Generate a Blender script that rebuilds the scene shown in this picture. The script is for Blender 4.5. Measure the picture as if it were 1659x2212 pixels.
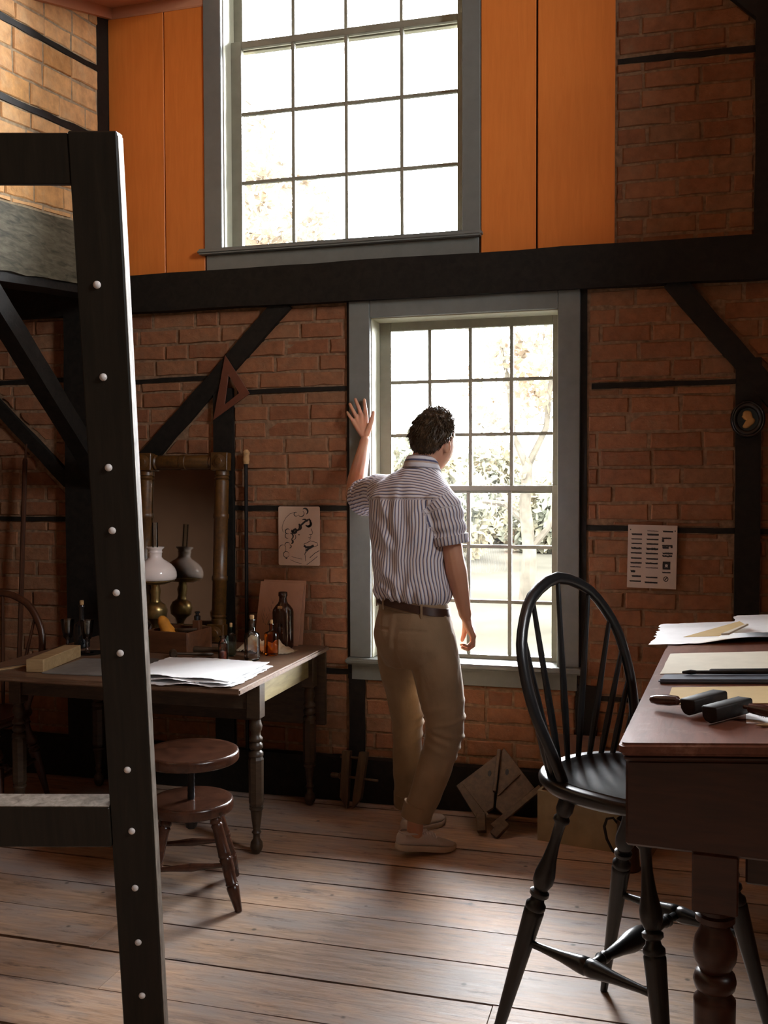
import bpy, bmesh, math, random
import numpy as np
from mathutils import Vector, Matrix, noise
random.seed(7)
for o in list(bpy.data.objects): bpy.data.objects.remove(o)
SC = bpy.context.scene
COL = SC.collection
TH = math.radians(15.8)

# ------------------------------------------------------------------ camera, sky, exposure
cam = bpy.data.cameras.new('camera')
cam.sensor_fit = 'VERTICAL'; cam.sensor_height = 36.0; cam.sensor_width = 27.0
cam.lens = 2150.0 / 2212.0 * 36.0
cam.clip_start = 0.02; cam.clip_end = 300
camo = bpy.data.objects.new('camera', cam); COL.objects.link(camo)
_p = math.radians(1.8); _r = 0.003
_F = Vector((-math.sin(TH)*math.cos(_p), math.cos(TH)*math.cos(_p), -math.sin(_p)))
_R = Vector((math.cos(TH), math.sin(TH), 0)); _U = _R.cross(_F)
_R, _U = _R*math.cos(_r) - _U*math.sin(_r), _U*math.cos(_r) + _R*math.sin(_r)
M = Matrix((_R, _U, -_F)).transposed().to_4x4(); M.translation = Vector((0, -4.47, 1.51))
camo.matrix_world = M
SC.camera = camo

SKY = 80.0
world = bpy.data.worlds.new('sky'); SC.world = world; world.use_nodes = True
bg = world.node_tree.nodes['Background']
bg.inputs['Color'].default_value = (0.97, 1.0, 1.03, 1); bg.inputs['Strength'].default_value = SKY
def portal(name, loc, rot, sx, sy):
    l = bpy.data.lights.new(name, 'AREA'); l.shape = 'RECTANGLE'; l.size = sx; l.size_y = sy
    l.cycles.is_portal = True
    o = bpy.data.objects.new(name, l); COL.objects.link(o); o.location = loc; o.rotation_euler = rot
portal('upper_window_portal', (-1.48, 0.30, 3.55), (math.radians(-90), 0, 0), 1.3, 1.95)
portal('fill_window_portal', (2.85, -3.15, 3.7), (0, math.radians(90), 0), 1.4, 1.0)  # serves the added, unseen window in the right wall
portal('lower_window_portal', (-0.89, 0.30, 1.47), (math.radians(-90), 0, 0), 1.0, 1.7)
SC.view_settings.view_transform = 'Standard'; SC.view_settings.look = 'None'
SC.view_settings.gamma = 1.0; SC.view_settings.use_curve_mapping = False
SC.view_settings.exposure = 0.0
cy = SC.cycles
cy.use_denoising = True
cy.max_bounces = 10; cy.diffuse_bounces = 6; cy.glossy_bounces = 4; cy.transmission_bounces = 8
cy.transparent_max_bounces = 24; cy.sample_clamp_indirect = 12.0
cy.caustics_reflective = False; cy.caustics_refractive = False

# ------------------------------------------------------------------ materials
def lin(h):
    h = h.lstrip('#'); r = []
    for i in (0, 2, 4):
        c = int(h[i:i+2], 16)/255.0
        r.append(c/12.92 if c <= 0.04045 else ((c+0.055)/1.055)**2.4)
    return tuple(r) + (1.0,)
def c4(c): return lin(c) if isinstance(c, str) else tuple(c) + (1.0,)
class NT:
    def __init__(s, name):
        s.m = bpy.data.materials.new(name); s.m.use_nodes = True
        s.t = s.m.node_tree; s.b = s.t.nodes['Principled BSDF']; s.out = s.t.nodes['Material Output']
    def n(s, typ, **kw):
        x = s.t.nodes.new(typ)
        for k, v in kw.items(): setattr(x, k, v)
        return x
    def l(s, a, b): s.t.links.new(a, b)
    def coord(s, scale=(1, 1, 1), kind='Object'):
        tc = s.n('ShaderNodeTexCoord'); mp = s.n('ShaderNodeMapping')
        mp.inputs['Scale'].default_value = scale
        s.l(tc.outputs[kind], mp.inputs['Vector']); return mp.outputs['Vector']
    def noise(s, vec, scale, detail=4, rough=0.55, dist=0.0):
        x = s.n('ShaderNodeTexNoise'); x.inputs['Scale'].default_value = scale
        x.inputs['Detail'].default_value = detail; x.inputs['Roughness'].default_value = rough
        x.inputs['Distortion'].default_value = dist
        s.l(vec, x.inputs['Vector']); return x.outputs['Fac']
    def ramp(s, fac, stops):
        x = s.n('ShaderNodeValToRGB'); e = x.color_ramp.elements
        while len(e) < len(stops): e.new(0.5)
        for i, (p, c) in enumerate(stops): e[i].position = p; e[i].color = c4(c)
        s.l(fac, x.inputs['Fac']); return x.outputs['Color']
    def mix(s, fac, a, b, mode='MIX'):
        x = s.n('ShaderNodeMix', data_type='RGBA', blend_type=mode)
        if isinstance(fac, (int, float)): x.inputs[0].default_value = fac
        else: s.l(fac, x.inputs[0])
        for i, v in ((6, a), (7, b)):
            if isinstance(v, (tuple, str)): x.inputs[i].default_value = c4(v) if isinstance(v, str) or len(v) == 3 else v
            else: s.l(v, x.inputs[i])
        return x.outputs[2]
    def math(s, op, a, b=0.0):
        x = s.n('ShaderNodeMath', operation=op)
        for i, v in ((0, a), (1, b)):
            if isinstance(v, (int, float)): x.inputs[i].default_value = v
            else: s.l(v, x.inputs[i])
        return x.outputs[0]
    def bump(s, h, strength=0.3, dist=0.01):
        x = s.n('ShaderNodeBump'); x.inputs['Strength'].default_value = strength; x.inputs['Distance'].default_value = dist
        s.l(h, x.inputs['Height']); s.l(x.outputs['Normal'], s.b.inputs['Normal'])
    def rnd(s):
        return s.n('ShaderNodeObjectInfo').outputs['Random']
    def base(s, c):
        if isinstance(c, (tuple, str)): s.b.inputs['Base Color'].default_value = c4(c) if isinstance(c, str) or len(c) == 3 else c
        else: s.l(c, s.b.inputs['Base Color'])
    def set(s, **kw):
        for k, v in kw.items(): s.b.inputs[k.replace('_', ' ')].default_value = v
        return s
def flat(name, c, rough=0.6, nscale=30, amt=0.15, bump=0.1, spec=0.5, metal=0.0):
    t = NT(name); v = t.coord(); f = t.noise(v, nscale)
    cc = c4(c); d = tuple(x*(1-amt) for x in cc[:3]); u = tuple(min(1, x*(1+amt)) for x in cc[:3])
    t.base(t.ramp(f, [(0.3, d), (0.7, u)])); t.set(Roughness=rough, Metallic=metal)
    t.b.inputs['Specular IOR Level'].default_value = spec
    if bump: t.bump(f, bump, 0.004)
    return t.m
def wood(name, c1, c2, rough=0.5, scale=(2, 25, 25), nscale=3, bump=0.15, vary=0.25, spec=0.5, wear=None):
    t = NT(name); v = t.coord(scale); f = t.noise(v, nscale, 6, 0.6, 0.6)
    c = t.ramp(f, [(0.32, c1), (0.68, c2)])
    f2 = t.noise(t.coord(), 2.5, 3)
    c = t.mix(t.math('MULTIPLY', f2, 0.5), c, t.mix(1.0, c, (0.55, 0.5, 0.48), 'MULTIPLY'))
    if wear:
        w = t.ramp(t.noise(t.coord(), 14, 5, 0.7), [(0.56, (0, 0, 0)), (0.72, (1, 1, 1))])
        c = t.mix(t.math('MULTIPLY', w, 0.6), c, wear)
    if vary:
        hs = t.n('ShaderNodeHueSaturation'); t.l(c, hs.inputs['Color'])
        t.l(t.math('ADD', t.math('MULTIPLY', t.rnd(), vary), 1-vary/2), hs.inputs['Value']); c = hs.outputs['Color']
    t.base(c); t.set(Roughness=rough); t.b.inputs['Specular IOR Level'].default_value = spec
    t.bump(f, bump, 0.004); return t.m
def brickmat(name, stops, smear, rough=0.85):
    t = NT(name)
    c = t.ramp(t.rnd(), stops)
    v = t.coord(); f = t.noise(v, 22, 5, 0.65)
    c = t.mix(0.55, c, t.mix(1.0, c, t.ramp(f, [(0.3, (0.55, 0.5, 0.48)), (0.7, (1.25, 1.2, 1.15))]), 'MULTIPLY'))
    m = t.ramp(t.noise(v, 9, 5, 0.7), [(0.5, (0, 0, 0)), (0.68, (1, 1, 1))])
    c = t.mix(t.math('MULTIPLY', m, 0.45), c, smear)
    sp = t.ramp(t.noise(v, 75, 3, 0.8), [(0.70, (0, 0, 0)), (0.76, (1, 1, 1))])
    c = t.mix(t.math('MULTIPLY', sp, 0.7), c, (0.55, 0.47, 0.36))
    t.base(c); t.set(Roughness=rough)
    t.b.inputs['Specular IOR Level'].default_value = 0.25
    t.bump(t.math('ADD', t.noise(v, 40, 6, 0.7), t.noise(v, 12, 4)), 0.55, 0.008)
    return t.m
def glassmat(name, col=(1, 1, 1), refl=0.06, tint=(1, 1, 1)):
    t = NT(name); tr = t.n('ShaderNodeBsdfTransparent'); tr.inputs['Color'].default_value = c4(col)
    gl = t.n('ShaderNodeBsdfGlossy'); gl.inputs['Roughness'].default_value = 0.02
    lw = t.n('ShaderNodeFresnel'); lw.inputs['IOR'].default_value = 1.35 if name == 'window_glass' else (1.9 if 'clear' in name else 1.5)
    mx = t.n('ShaderNodeMixShader'); t.l(lw.outputs[0], mx.inputs[0]); t.l(tr.outputs[0], mx.inputs[1]); t.l(gl.outputs[0], mx.inputs[2])
    t.l(mx.outputs[0], t.out.inputs['Surface']); return t.m
def bottleglass(name, col, rough=0.02):
    t = NT(name); t.base(col); t.set(Roughness=rough, IOR=1.45)
    t.b.inputs['Transmission Weight'].default_value = 1.0; return t.m

MT = {}
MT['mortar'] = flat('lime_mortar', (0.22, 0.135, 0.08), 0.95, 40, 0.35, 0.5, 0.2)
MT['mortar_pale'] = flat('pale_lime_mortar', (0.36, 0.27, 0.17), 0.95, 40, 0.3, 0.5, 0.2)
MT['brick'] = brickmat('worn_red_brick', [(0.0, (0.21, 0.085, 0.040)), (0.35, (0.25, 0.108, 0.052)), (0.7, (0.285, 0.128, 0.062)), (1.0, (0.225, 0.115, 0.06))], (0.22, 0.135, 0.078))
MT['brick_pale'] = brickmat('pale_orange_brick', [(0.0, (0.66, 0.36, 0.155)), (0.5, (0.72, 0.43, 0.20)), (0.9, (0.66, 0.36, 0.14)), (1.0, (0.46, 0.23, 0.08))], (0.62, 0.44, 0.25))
MT['timber'] = wood('black_stained_timber', (0.006, 0.005, 0.004), (0.016, 0.013, 0.0095), 0.65, (6, 6, 6), 5, 0.3, 0.2, 0.25)
MT['girt'] = wood('olive_grey_timber', (0.045, 0.040, 0.025), (0.15, 0.135, 0.088), 0.75, (14, 3, 14), 4, 0.6, 0.1, 0.3)  # lighter olive grey than the other timbers
MT['orange'] = wood('orange_painted_board', (0.68, 0.198, 0.030), (0.75, 0.232, 0.040), 0.5, (16, 16, 1.5), 3, 0.12, 0.06, 0.4)
MT['pink'] = flat('salmon_painted_ceiling', (0.52, 0.24, 0.13), 0.6, 8, 0.06, 0.05, 0.4)
MT['trimpaint'] = flat('grey_green_trim_paint', (0.150, 0.162, 0.150), 0.38, 20, 0.08, 0.06, 0.5)
MT['mullion'] = flat('grey_green_sash_paint', (0.24, 0.23, 0.175), 0.42, 20, 0.1, 0.05, 0.5)
MT['jamb'] = flat('cream_jamb_paint', (0.62, 0.62, 0.48), 0.45, 20, 0.05, 0.05, 0.5)
MT['pane'] = glassmat('window_glass')
MT['wallplain'] = flat('brown_lime_wall', (0.20, 0.12, 0.075), 0.9, 6, 0.2, 0.2, 0.2)

def floormat():
    t = NT('worn_pine_floorboard'); v = t.coord((1.2, 14, 14)); f = t.noise(v, 4, 7, 0.65, 0.8)
    c = t.ramp(f, [(0.30, (0.28, 0.178, 0.112)), (0.5, (0.48, 0.315, 0.21)), (0.70, (0.62, 0.425, 0.29))])
    g = t.ramp(t.noise(t.coord((1, 2.5, 1)), 2.2, 5, 0.65), [(0.42, (0, 0, 0)), (0.64, (1, 1, 1))])
    c = t.mix(t.math('MULTIPLY', g, 0.8), c, (0.37, 0.325, 0.305))
    st = t.ramp(t.noise(t.coord((1, 5, 1)), 5, 6, 0.75), [(0.55, (0, 0, 0)), (0.68, (1, 1, 1))])
    c = t.mix(t.math('MULTIPLY', st, 0.8), c, (0.11, 0.085, 0.08))
    dots = t.n('ShaderNodeTexVoronoi'); dots.inputs['Scale'].default_value = 7.0; t.l(t.coord(), dots.inputs['Vector'])
    d = t.ramp(dots.outputs['Distance'], [(0.035, (1, 1, 1)), (0.075, (0, 0, 0))])
    c = t.mix(t.math('MULTIPLY', d, 0.75), c, (0.05, 0.04, 0.035))
    wt = t.ramp(t.noise(t.coord(), 11, 4, 0.8), [(0.72, (0, 0, 0)), (0.8, (1, 1, 1))])
    c = t.mix(t.math('MULTIPLY', wt, 0.5), c, (0.5, 0.46, 0.43))
    hs = t.n('ShaderNodeHueSaturation'); t.l(c, hs.inputs['Color'])
    t.l(t.math('ADD', t.math('MULTIPLY', t.rnd(), 0.3), 0.86), hs.inputs['Value'])
    t.base(hs.outputs['Color'])
    t.l(t.math('ADD', t.math('MULTIPLY', f, 0.3), 0.36), t.b.inputs['Roughness']); t.b.inputs['Specular IOR Level'].default_value = 0.36
    t.bump(t.math('ADD', f, t.noise(t.coord((1, 6, 1)), 9, 5)), 0.28, 0.006); return t.m
MT['floor'] = floormat()
MT['subfloor'] = flat('dark_subfloor', (0.02, 0.016, 0.012), 0.9)
MT['black'] = flat('black_chair_paint', (0.012, 0.013, 0.014), 0.28, 30, 0.2, 0.05, 0.5)
MT['easel'] = wood('dark_walnut_easel', (0.007, 0.0052, 0.0025), (0.016, 0.0115, 0.006), 0.5, (20, 20, 1.5), 3, 0.15, 0.1, 0.3)
MT['easeledge'] = wood('worn_lit_wood_edge', (0.09, 0.066, 0.042), (0.29, 0.245, 0.20), 0.6, (8, 8, 3), 5, 0.2, 0.1, 0.4)  # paler than the easel: wear plus window light painted into the colour
MT['peg'] = flat('pale_worn_peg', (0.62, 0.58, 0.55), 0.35, 90, 0.15, 0.1, 0.6)
MT['mahog'] = wood('mahogany', (0.028, 0.0085, 0.004), (0.058, 0.018, 0.008), 0.32, (2, 14, 14), 4, 0.1, 0.1, 0.5)
MT['desktop'] = wood('scuffed_mahogany_top', (0.12, 0.042, 0.024), (0.20, 0.075, 0.045), 0.40, (14, 2, 14), 4, 0.12, 0.0, 0.35, (0.34, 0.21, 0.15))
MT['tabletop'] = wood('worn_brown_tabletop', (0.11, 0.055, 0.03), (0.21, 0.125, 0.075), 0.42, (2, 16, 16), 4, 0.15, 0.05, 0.5, (0.24, 0.19, 0.13))
MT['tablebody'] = wood('brown_table_wood', (0.035, 0.021, 0.012), (0.075, 0.047, 0.026), 0.4, (4, 4, 16), 4, 0.1, 0.1, 0.5)
MT['apron_lit'] = wood('lit_apron_wood', (0.20, 0.15, 0.06), (0.34, 0.27, 0.12), 0.45, (14, 2, 14), 3, 0.1, 0.0, 0.5)  # yellow light on the end apron, put into its colour
MT['stool'] = wood('dark_red_stool_wood', (0.035, 0.014, 0.008), (0.085, 0.032, 0.017), 0.25, (8, 8, 8), 3, 0.1, 0.1, 0.5)
MT['chairbrown'] = wood('red_brown_chair_wood', (0.045, 0.016, 0.007), (0.085, 0.03, 0.013), 0.35, (8, 8, 3), 3, 0.1, 0.1, 0.5)
MT['iron'] = flat('black_iron', (0.02, 0.02, 0.02), 0.4, 40, 0.2, 0.1, 0.5, 0.6)

# ------------------------------------------------------------------ mesh helpers
def V(*a): return Vector(a)
class MB:
    """collects vertices and faces; build() links them as one mesh object"""
    def __init__(s): s.v = []; s.f = []; s.mi = []; s.cur = 0
    def add(s, vs, fs):
        n = len(s.v); s.v += [tuple(x) for x in vs]
        for f in fs: s.f.append(tuple(i+n for i in f)); s.mi.append(s.cur)
        return s
    def box(s, x0, x1, y0, y1, z0, z1, mat=None):
        vs = [V(x, y, z) for z in (z0, z1) for y in (y0, y1) for x in (x0, x1)]
        if mat is not None: vs = [mat @ p for p in vs]
        return s.add(vs, [(0, 2, 3, 1), (4, 5, 7, 6), (0, 1, 5, 4), (2, 6, 7, 3), (0, 4, 6, 2), (1, 3, 7, 5)])
    def prism(s, poly, fn, d0, d1):
        """2-D polygon (counter-clockwise seen from d1 side) swept from depth d0 to d1 through fn(u, v, d)"""
        n = len(poly)
        vs = [fn(u, v, d0) for u, v in poly] + [fn(u, v, d1) for u, v in poly]
        fs = [tuple(range(n-1, -1, -1)), tuple(range(n, 2*n))] + [(i, (i+1) % n, n+(i+1) % n, n+i) for i in range(n)]
        return s.add(vs, fs)
    def rings(s, rings, cap0=True, cap1=True, closed=False):
        m = len(rings[0]); vs = [p for r in rings for p in r]; fs = []
        k = len(rings)
        for i in range(k-1 if not closed else k):
            a, b = i*m, ((i+1) % k)*m
            for j in range(m):
                fs.append((a+j, a+(j+1) % m, b+(j+1) % m, b+j))
        if not closed:
            if cap0: fs.append(tuple(range(m-1, -1, -1)))
            if cap1: fs.append(tuple(range((k-1)*m, k*m)))
        return s.add(vs, fs)
    def tube(s, pts, rad, seg=10, flatn=None, flat=1.0, dome=True):
        """round tube along points; flatn/flat squash it along a direction; domed ends"""
        pts = [V(*p) for p in pts]; n = len(pts)
        if not isinstance(rad, (list, tuple)): rad = [rad]*n
        rad = list(rad)
        if dome:
            d0 = (pts[0]-pts[1]).normalized(); d1 = (pts[-1]-pts[-2]).normalized()
            a, b, ra, rb = pts[0], pts[-1], rad[0], rad[-1]
            pts = [a+d0*ra, a+d0*ra*.7] + pts + [b+d1*rb*.7, b+d1*rb]
            rad = [ra*.15, ra*.72] + rad + [rb*.72, rb*.15]; n = len(pts)
        rings = []; prev = None
        for i in range(n):
            t = (pts[min(i+1, n-1)] - pts[max(i-1, 0)])
            if t.length < 1e-9: t = V(0, 0, 1)
            t.normalize()
            if prev is None:
                u = t.orthogonal().normalized()
                if flatn is not None:
                    fv = V(*flatn); fv = fv - t*fv.dot(t)
                    if fv.length > 1e-6: u = fv.normalized()
            else:
                u = prev - t*prev.dot(t)
                u = u.normalized() if u.length > 1e-6 else t.orthogonal().normalized()
            prev = u; w = t.cross(u)
            rings.append([pts[i] + u*math.cos(2*math.pi*j/seg)*rad[i]*flat + w*math.sin(2*math.pi*j/seg)*rad[i] for j in range(seg)])
        return s.rings(rings)
    def turned(s, p0, p1, prof, seg=14):
        """lathe profile [(t, r)] along the segment p0-p1"""
        p0, p1 = V(*p0), V(*p1); t = (p1-p0).normalized(); u = t.orthogonal().normalized(); w = t.cross(u)
        rr = [[p0+(p1-p0)*a + (u*math.cos(2*math.pi*j/seg)+w*math.sin(2*math.pi*j/seg))*max(r, 1e-4) for j in range(seg)] for a, r in prof]
        return s.rings(rr)
    def build(s, name, mat, parent=None, smooth=True, bevel=0.0, angle=35, loc=None, bseg=1):
        me = bpy.data.meshes.new(name); me.from_pydata(s.v, [], s.f); 
        mats = mat if isinstance(mat, (list, tuple)) else [mat]
        for m in mats: me.materials.append(m)
        if len(mats) > 1: me.polygons.foreach_set('material_index', s.mi)
        bm = bmesh.new(); bm.from_mesh(me)
        bmesh.ops.recalc_face_normals(bm, faces=bm.faces)
        if bevel:
            ed = [e for e in bm.edges if len(e.link_faces) == 2 and e.calc_face_angle(0) > math.radians(30)]
            bmesh.ops.bevel(bm, geom=ed, offset=bevel, segments=bseg, affect='EDGES', clamp_overlap=True)
        bm.to_mesh(me); bm.free()
        if smooth:
            me.polygons.foreach_set('use_smooth', [True]*len(me.polygons)); me.set_sharp_from_angle(angle=math.radians(angle))
        o = bpy.data.objects.new(name, me); COL.objects.link(o)
        if parent is not None: o.parent = parent
        if loc is not None: o.location = loc
        return o
def tag(o, label=None, cat=None, group=None, kind=None):
    if label: o['label'] = label
    if cat: o['category'] = cat
    if group: o['group'] = group
    if kind: o['kind'] = kind
    return o
def thing(name, label, cat, loc=(0, 0, 0), rotz=0.0, group=None, matrix=None):
    o = bpy.data.objects.new(name, None); o.empty_display_size = 0.05; COL.objects.link(o)
    if matrix is not None: o.matrix_world = matrix
    else: o.location = loc; o.rotation_euler = (0, 0, rotz)
    return tag(o, label, cat, group)
def struct(name, label=None):
    o = bpy.data.objects.new(name, None); COL.objects.link(o); o['kind'] = 'structure'
    if label: o['label'] = label
    return o
def jit(a): return random.uniform(-a, a)
def clip(poly, nx, ny, c):
    """keep the part of a polygon with nx*u + ny*v <= c"""
    out = []
    for i in range(len(poly)):
        p, q = poly[i], poly[(i+1) % len(poly)]
        a, b = nx*p[0]+ny*p[1]-c, nx*q[0]+ny*q[1]-c
        if a <= 0: out.append(p)
        if a*b < 0:
            t = a/(a-b); out.append((p[0]+(q[0]-p[0])*t, p[1]+(q[1]-p[1])*t))
    return out
def area(poly): return 0.5*sum(poly[i][0]*poly[(i+1) % len(poly)][1]-poly[(i+1) % len(poly)][0]*poly[i][1] for i in range(len(poly)))
def shrink(poly, d):
    out = poly; n = len(poly)
    for i in range(n):
        p, q = poly[i], poly[(i+1) % n]; ex, ey = q[0]-p[0], q[1]-p[1]; L = math.hypot(ex, ey)
        if L < 1e-6: continue
        nx, ny = ey/L, -ex/L
        out = clip(out, nx, ny, nx*p[0]+ny*p[1]-d)
        if len(out) < 3: return []
    return out
def timber(a, b, wv, dv, n=8, j=0.004):
    """hewn beam from a to b; wv and dv are its full width and depth vectors; edges a little uneven"""
    a, b, wv, dv = V(*a), V(*b), V(*wv), V(*dv); rr = []
    for i in range(n+1):
        c = a + (b-a)*i/n; r = []
        for sw, sd in ((-.5, 0), (.5, 0), (.5, 1), (-.5, 1)):
            r.append(c + wv*(sw) + dv*sd + wv.normalized()*jit(j) + (dv.normalized()*jit(j*.6) if sd else V(0, 0, 0)))
        rr.append(r)
    return MB().rings(rr)

# ------------------------------------------------------------------ bricks
def lay(panel, fn, parent, mat, ch, bl, u0=0.0, v0=0.0, gap=0.011, proud=0.0055, slope=0.0, mincut=0.0011, jv=0.0):
    """courses of bricks inside one convex panel; each brick an object of its own under parent"""
    us = [p[0] for p in panel]; vs = [p[1] for p in panel]
    n = 0; row = int(math.floor((min(vs)-v0)/ch))-3
    edges = []
    for i in range(len(panel)):
        p, q = panel[i], panel[(i+1) % len(panel)]; ex, ey = q[0]-p[0], q[1]-p[1]; L = math.hypot(ex, ey)
        nx, ny = ey/L, -ex/L; edges.append((nx, ny, nx*p[0]+ny*p[1]-0.004))
    while True:
        zb = v0+row*ch
        if zb > max(vs)+0.4: break
        rnd = random.Random(int(row*977+u0*1000+31))
        x = min(us) - bl*(0.25+0.5*(row % 2)) - rnd.uniform(0, .3)*bl
        while x < max(us):
            L = bl*rnd.choice((1.0, 1.0, 1.0, .97, 1.04, .55)); 
            sl = slope
            y0 = zb; y1 = zb+ch-gap
            a, b = x+gap/2, x+L-gap/2
            q = [(a, y0+sl*a), (b, y0+sl*b), (b, y1+sl*b), (a, y1+sl*a)]
            q = [(u+rnd.uniform(-.002, .002), v+rnd.uniform(-.0025, .0025)) for u, v in q]
            for nx, ny, c in edges:
                q = clip(q, nx, ny, c)
                if len(q) < 3: break
            x += L
            if len(q) < 3 or area(q) < mincut: continue
            # rough outline: midpoints pushed a little
            r = []
            for i in range(len(q)):
                p, p2 = q[i], q[(i+1) % len(q)]
                r.append(p)
                if math.hypot(p2[0]-p[0], p2[1]-p[1]) > .05:
                    for t in ((.33, .66) if math.hypot(p2[0]-p[0], p2[1]-p[1]) > .13 else (.5,)):
                        r.append((p[0]+(p2[0]-p[0])*t+rnd.uniform(-.0016, .0016), p[1]+(p2[1]-p[1])*t+rnd.uniform(-.0028, .0028)))
            inn = []
            cu = sum(p[0] for p in r)/len(r); cv = sum(p[1] for p in r)/len(r)
            for p in r:
                d = math.hypot(p[0]-cu, p[1]-cv); k = max(0.0, 1-rnd.uniform(.004, .008)/max(d, .01)); inn.append((cu+(p[0]-cu)*k, cv+(p[1]-cv)*k))
            pr = proud+rnd.uniform(-.004, .004); tu, tv = rnd.uniform(-.02, .02), rnd.uniform(-.03, .03)
            m = len(r); mb = MB()
            vsx = [fn(u, v, -0.004) for u, v in r] + [fn(u, v, pr-.005+tu*(u-cu)+tv*(v-cv)) for u, v in r] + [fn(u, v, pr+tu*(u-cu)+tv*(v-cv)+rnd.uniform(-.0012, .0012)) for u, v in inn]
            fs = [tuple(range(2*m, 3*m))]
            for k in (0, 1):
                fs += [(k*m+i, k*m+(i+1) % m, (k+1)*m+(i+1) % m, (k+1)*m+i) for i in range(m)]
            mb.add(vsx, fs); mb.build('brick', mat, parent, True, angle=25); n += 1
        row += 1
    return n

# ------------------------------------------------------------------ room shell
CEIL = 4.6
def holed(name, rects, u0, u1, v0, v1, fn, d0, d1, mat, parent=None):
    us = sorted({u0, u1, *[r[0] for r in rects], *[r[1] for r in rects]}); vs = sorted({v0, v1, *[r[2] for r in rects], *[r[3] for r in rects]})
    mb = MB()
    for i in range(len(us)-1):
        for k in range(len(vs)-1):
            cu, cv = (us[i]+us[i+1])/2, (vs[k]+vs[k+1])/2
            if any(r[0] < cu < r[1] and r[2] < cv < r[3] for r in rects): continue
            mb.prism([(us[i], vs[k]), (us[i+1], vs[k]), (us[i+1], vs[k+1]), (us[i], vs[k+1])], fn, d0, d1)
    return mb.build(name, mat, parent, False)
fb = lambda u, v, d: V(u, -d, v)                       # back wall: d grows into the room
UW = (-2.066, -0.889, 2.61, 4.35); LW = (-1.325, -0.460, 0.665, 2.266)
wb = holed('wall_back', [LW], -5.2, 2.7, -0.15, 2.344, fb, -0.16, 0.0, MT['mortar']); tag(wb, kind='structure')
wu = holed('wall_back_upper', [UW], -5.2, 2.7, 2.344, CEIL, fb, -0.16, 0.0, MT['mortar']); tag(wu, kind='structure')
fr_ = lambda u, v, d: V(2.6-d, u, v)                   # right wall
RW = [(-3.6, -2.7, 3.05, 4.35)]  # unseen opening, a guess added to bring fill light into the room
wr = holed('wall_right', RW, -6.9, 0.0, -0.15, CEIL, fr_, -0.16, 0.0, MT['wallplain']); tag(wr, kind='structure')
ff = lambda u, v, d: V(u, -6.8+d, v)                   # wall behind the camera
wf = holed('wall_front', [], -5.2, 2.7, -0.15, CEIL, ff, -0.16, 0.0, MT['wallplain']); tag(wf, kind='structure')
fl = lambda u, v, d: V(-2.68+d, u, v)                  # upper left wall above the girt, carried on it
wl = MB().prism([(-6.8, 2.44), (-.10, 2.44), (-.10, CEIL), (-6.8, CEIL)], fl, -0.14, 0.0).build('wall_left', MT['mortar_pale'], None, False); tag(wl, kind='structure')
wa = MB().box(-5.2, -5.05, -6.8, 0, -0.15, 2.75).build('wall_alcove', MT['wallplain'], None, False); tag(wa, kind='structure')
ce = MB().box(-5.2, 2.7, -6.9, 0.1, CEIL, CEIL+0.1).box(-5.1, -2.82, -6.8, 0, 2.70, 2.75).build('ceiling', MT['pink'], None, False); tag(ce, kind='structure')
sof = MB().add([V(-2.68, 0, 3.86), V(-2.14, 0, 3.86), V(-2.14, -1.9, 3.29), V(-2.68, -1.9, 3.29),
                V(-2.68, 0, 3.92), V(-2.14, 0, 3.92), V(-2.14, -1.9, 3.35), V(-2.68, -1.9, 3.35)],
               [(0, 1, 2, 3), (7, 6, 5, 4), (0, 4, 5, 1), (1, 5, 6, 2), (2, 6, 7, 3), (3, 7, 4, 0)]).build('ceiling_soffit', MT['pink'], None, False); tag(sof, kind='structure')
t1 = MB().box(-2.68, -2.135, -0.022, 0, 3.80, 3.868).build('trim_1', MT['pink'], None, True, 0.006); tag(t1, kind='structure')
t2 = MB().add([V(-2.68, -0.022, 3.80), V(-2.652, -0.022, 3.80), V(-2.652, -1.9, 3.236), V(-2.68, -1.9, 3.236),
               V(-2.68, -0.022, 3.868), V(-2.652, -0.022, 3.868), V(-2.652, -1.9, 3.30), V(-2.68, -1.9, 3.30)],
              [(0, 1, 2, 3), (7, 6, 5, 4), (0, 4, 5, 1), (1, 5, 6, 2), (2, 6, 7, 3), (3, 7, 4, 0)]).build('trim_2', MT['pink'], None, False); tag(t2, kind='structure')

# floor: boards of uneven width running along the back wall
floor = MB().box(-5.2, 2.7, -6.9, 0.0, -0.12, -0.03).build('floor', MT['subfloor'], None, False); tag(floor, kind='structure')
seams = [0.0, -0.108, -0.300, -0.504, -0.746, -0.978, -1.215, -1.445, -1.672, -1.896, -2.13, -2.38, -2.62, -2.87, -3.12]
cuts = {3: [0.9], 5: [-2.9, 1.1], 6: [1.4], 7: [-1.79, 0.75], 8: [-1.62, -0.47], 9: [-2.6, 0.4], 10: [-1.0], 11: [-2.2, 0.6], 12: [-0.4]}
for i in range(len(seams)-1):
    ya, yb = seams[i]-0.008, seams[i+1]+0.008
    xs = [-5.05] + cuts.get(i, []) + [2.6]
    for a, b in zip(xs[:-1], xs[1:]):
        n = 9; top = []; bot = []
        h = jit(0.0025)
        mb = MB(); rr = []
        for k in range(n+1):
            x = a+0.0015+(b-a-0.003)*k/n; e0, e1 = jit(.0018), jit(.0018)
            rr.append([V(x, ya+e0, -0.03), V(x, yb+e1, -0.03), V(x, yb+e1, h-0.003), V(x, yb+e1-.004, h), V(x, ya+e0+.004, h), V(x, ya+e0, h-.003)])
        mb.rings(rr).build('plank', MT['floor'], floor, True, angle=30)
MB().box(-5.05, 2.6, -6.8, -3.123, -0.03, 0.0).build('rear_boards', MT['floor'], floor, False)

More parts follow.
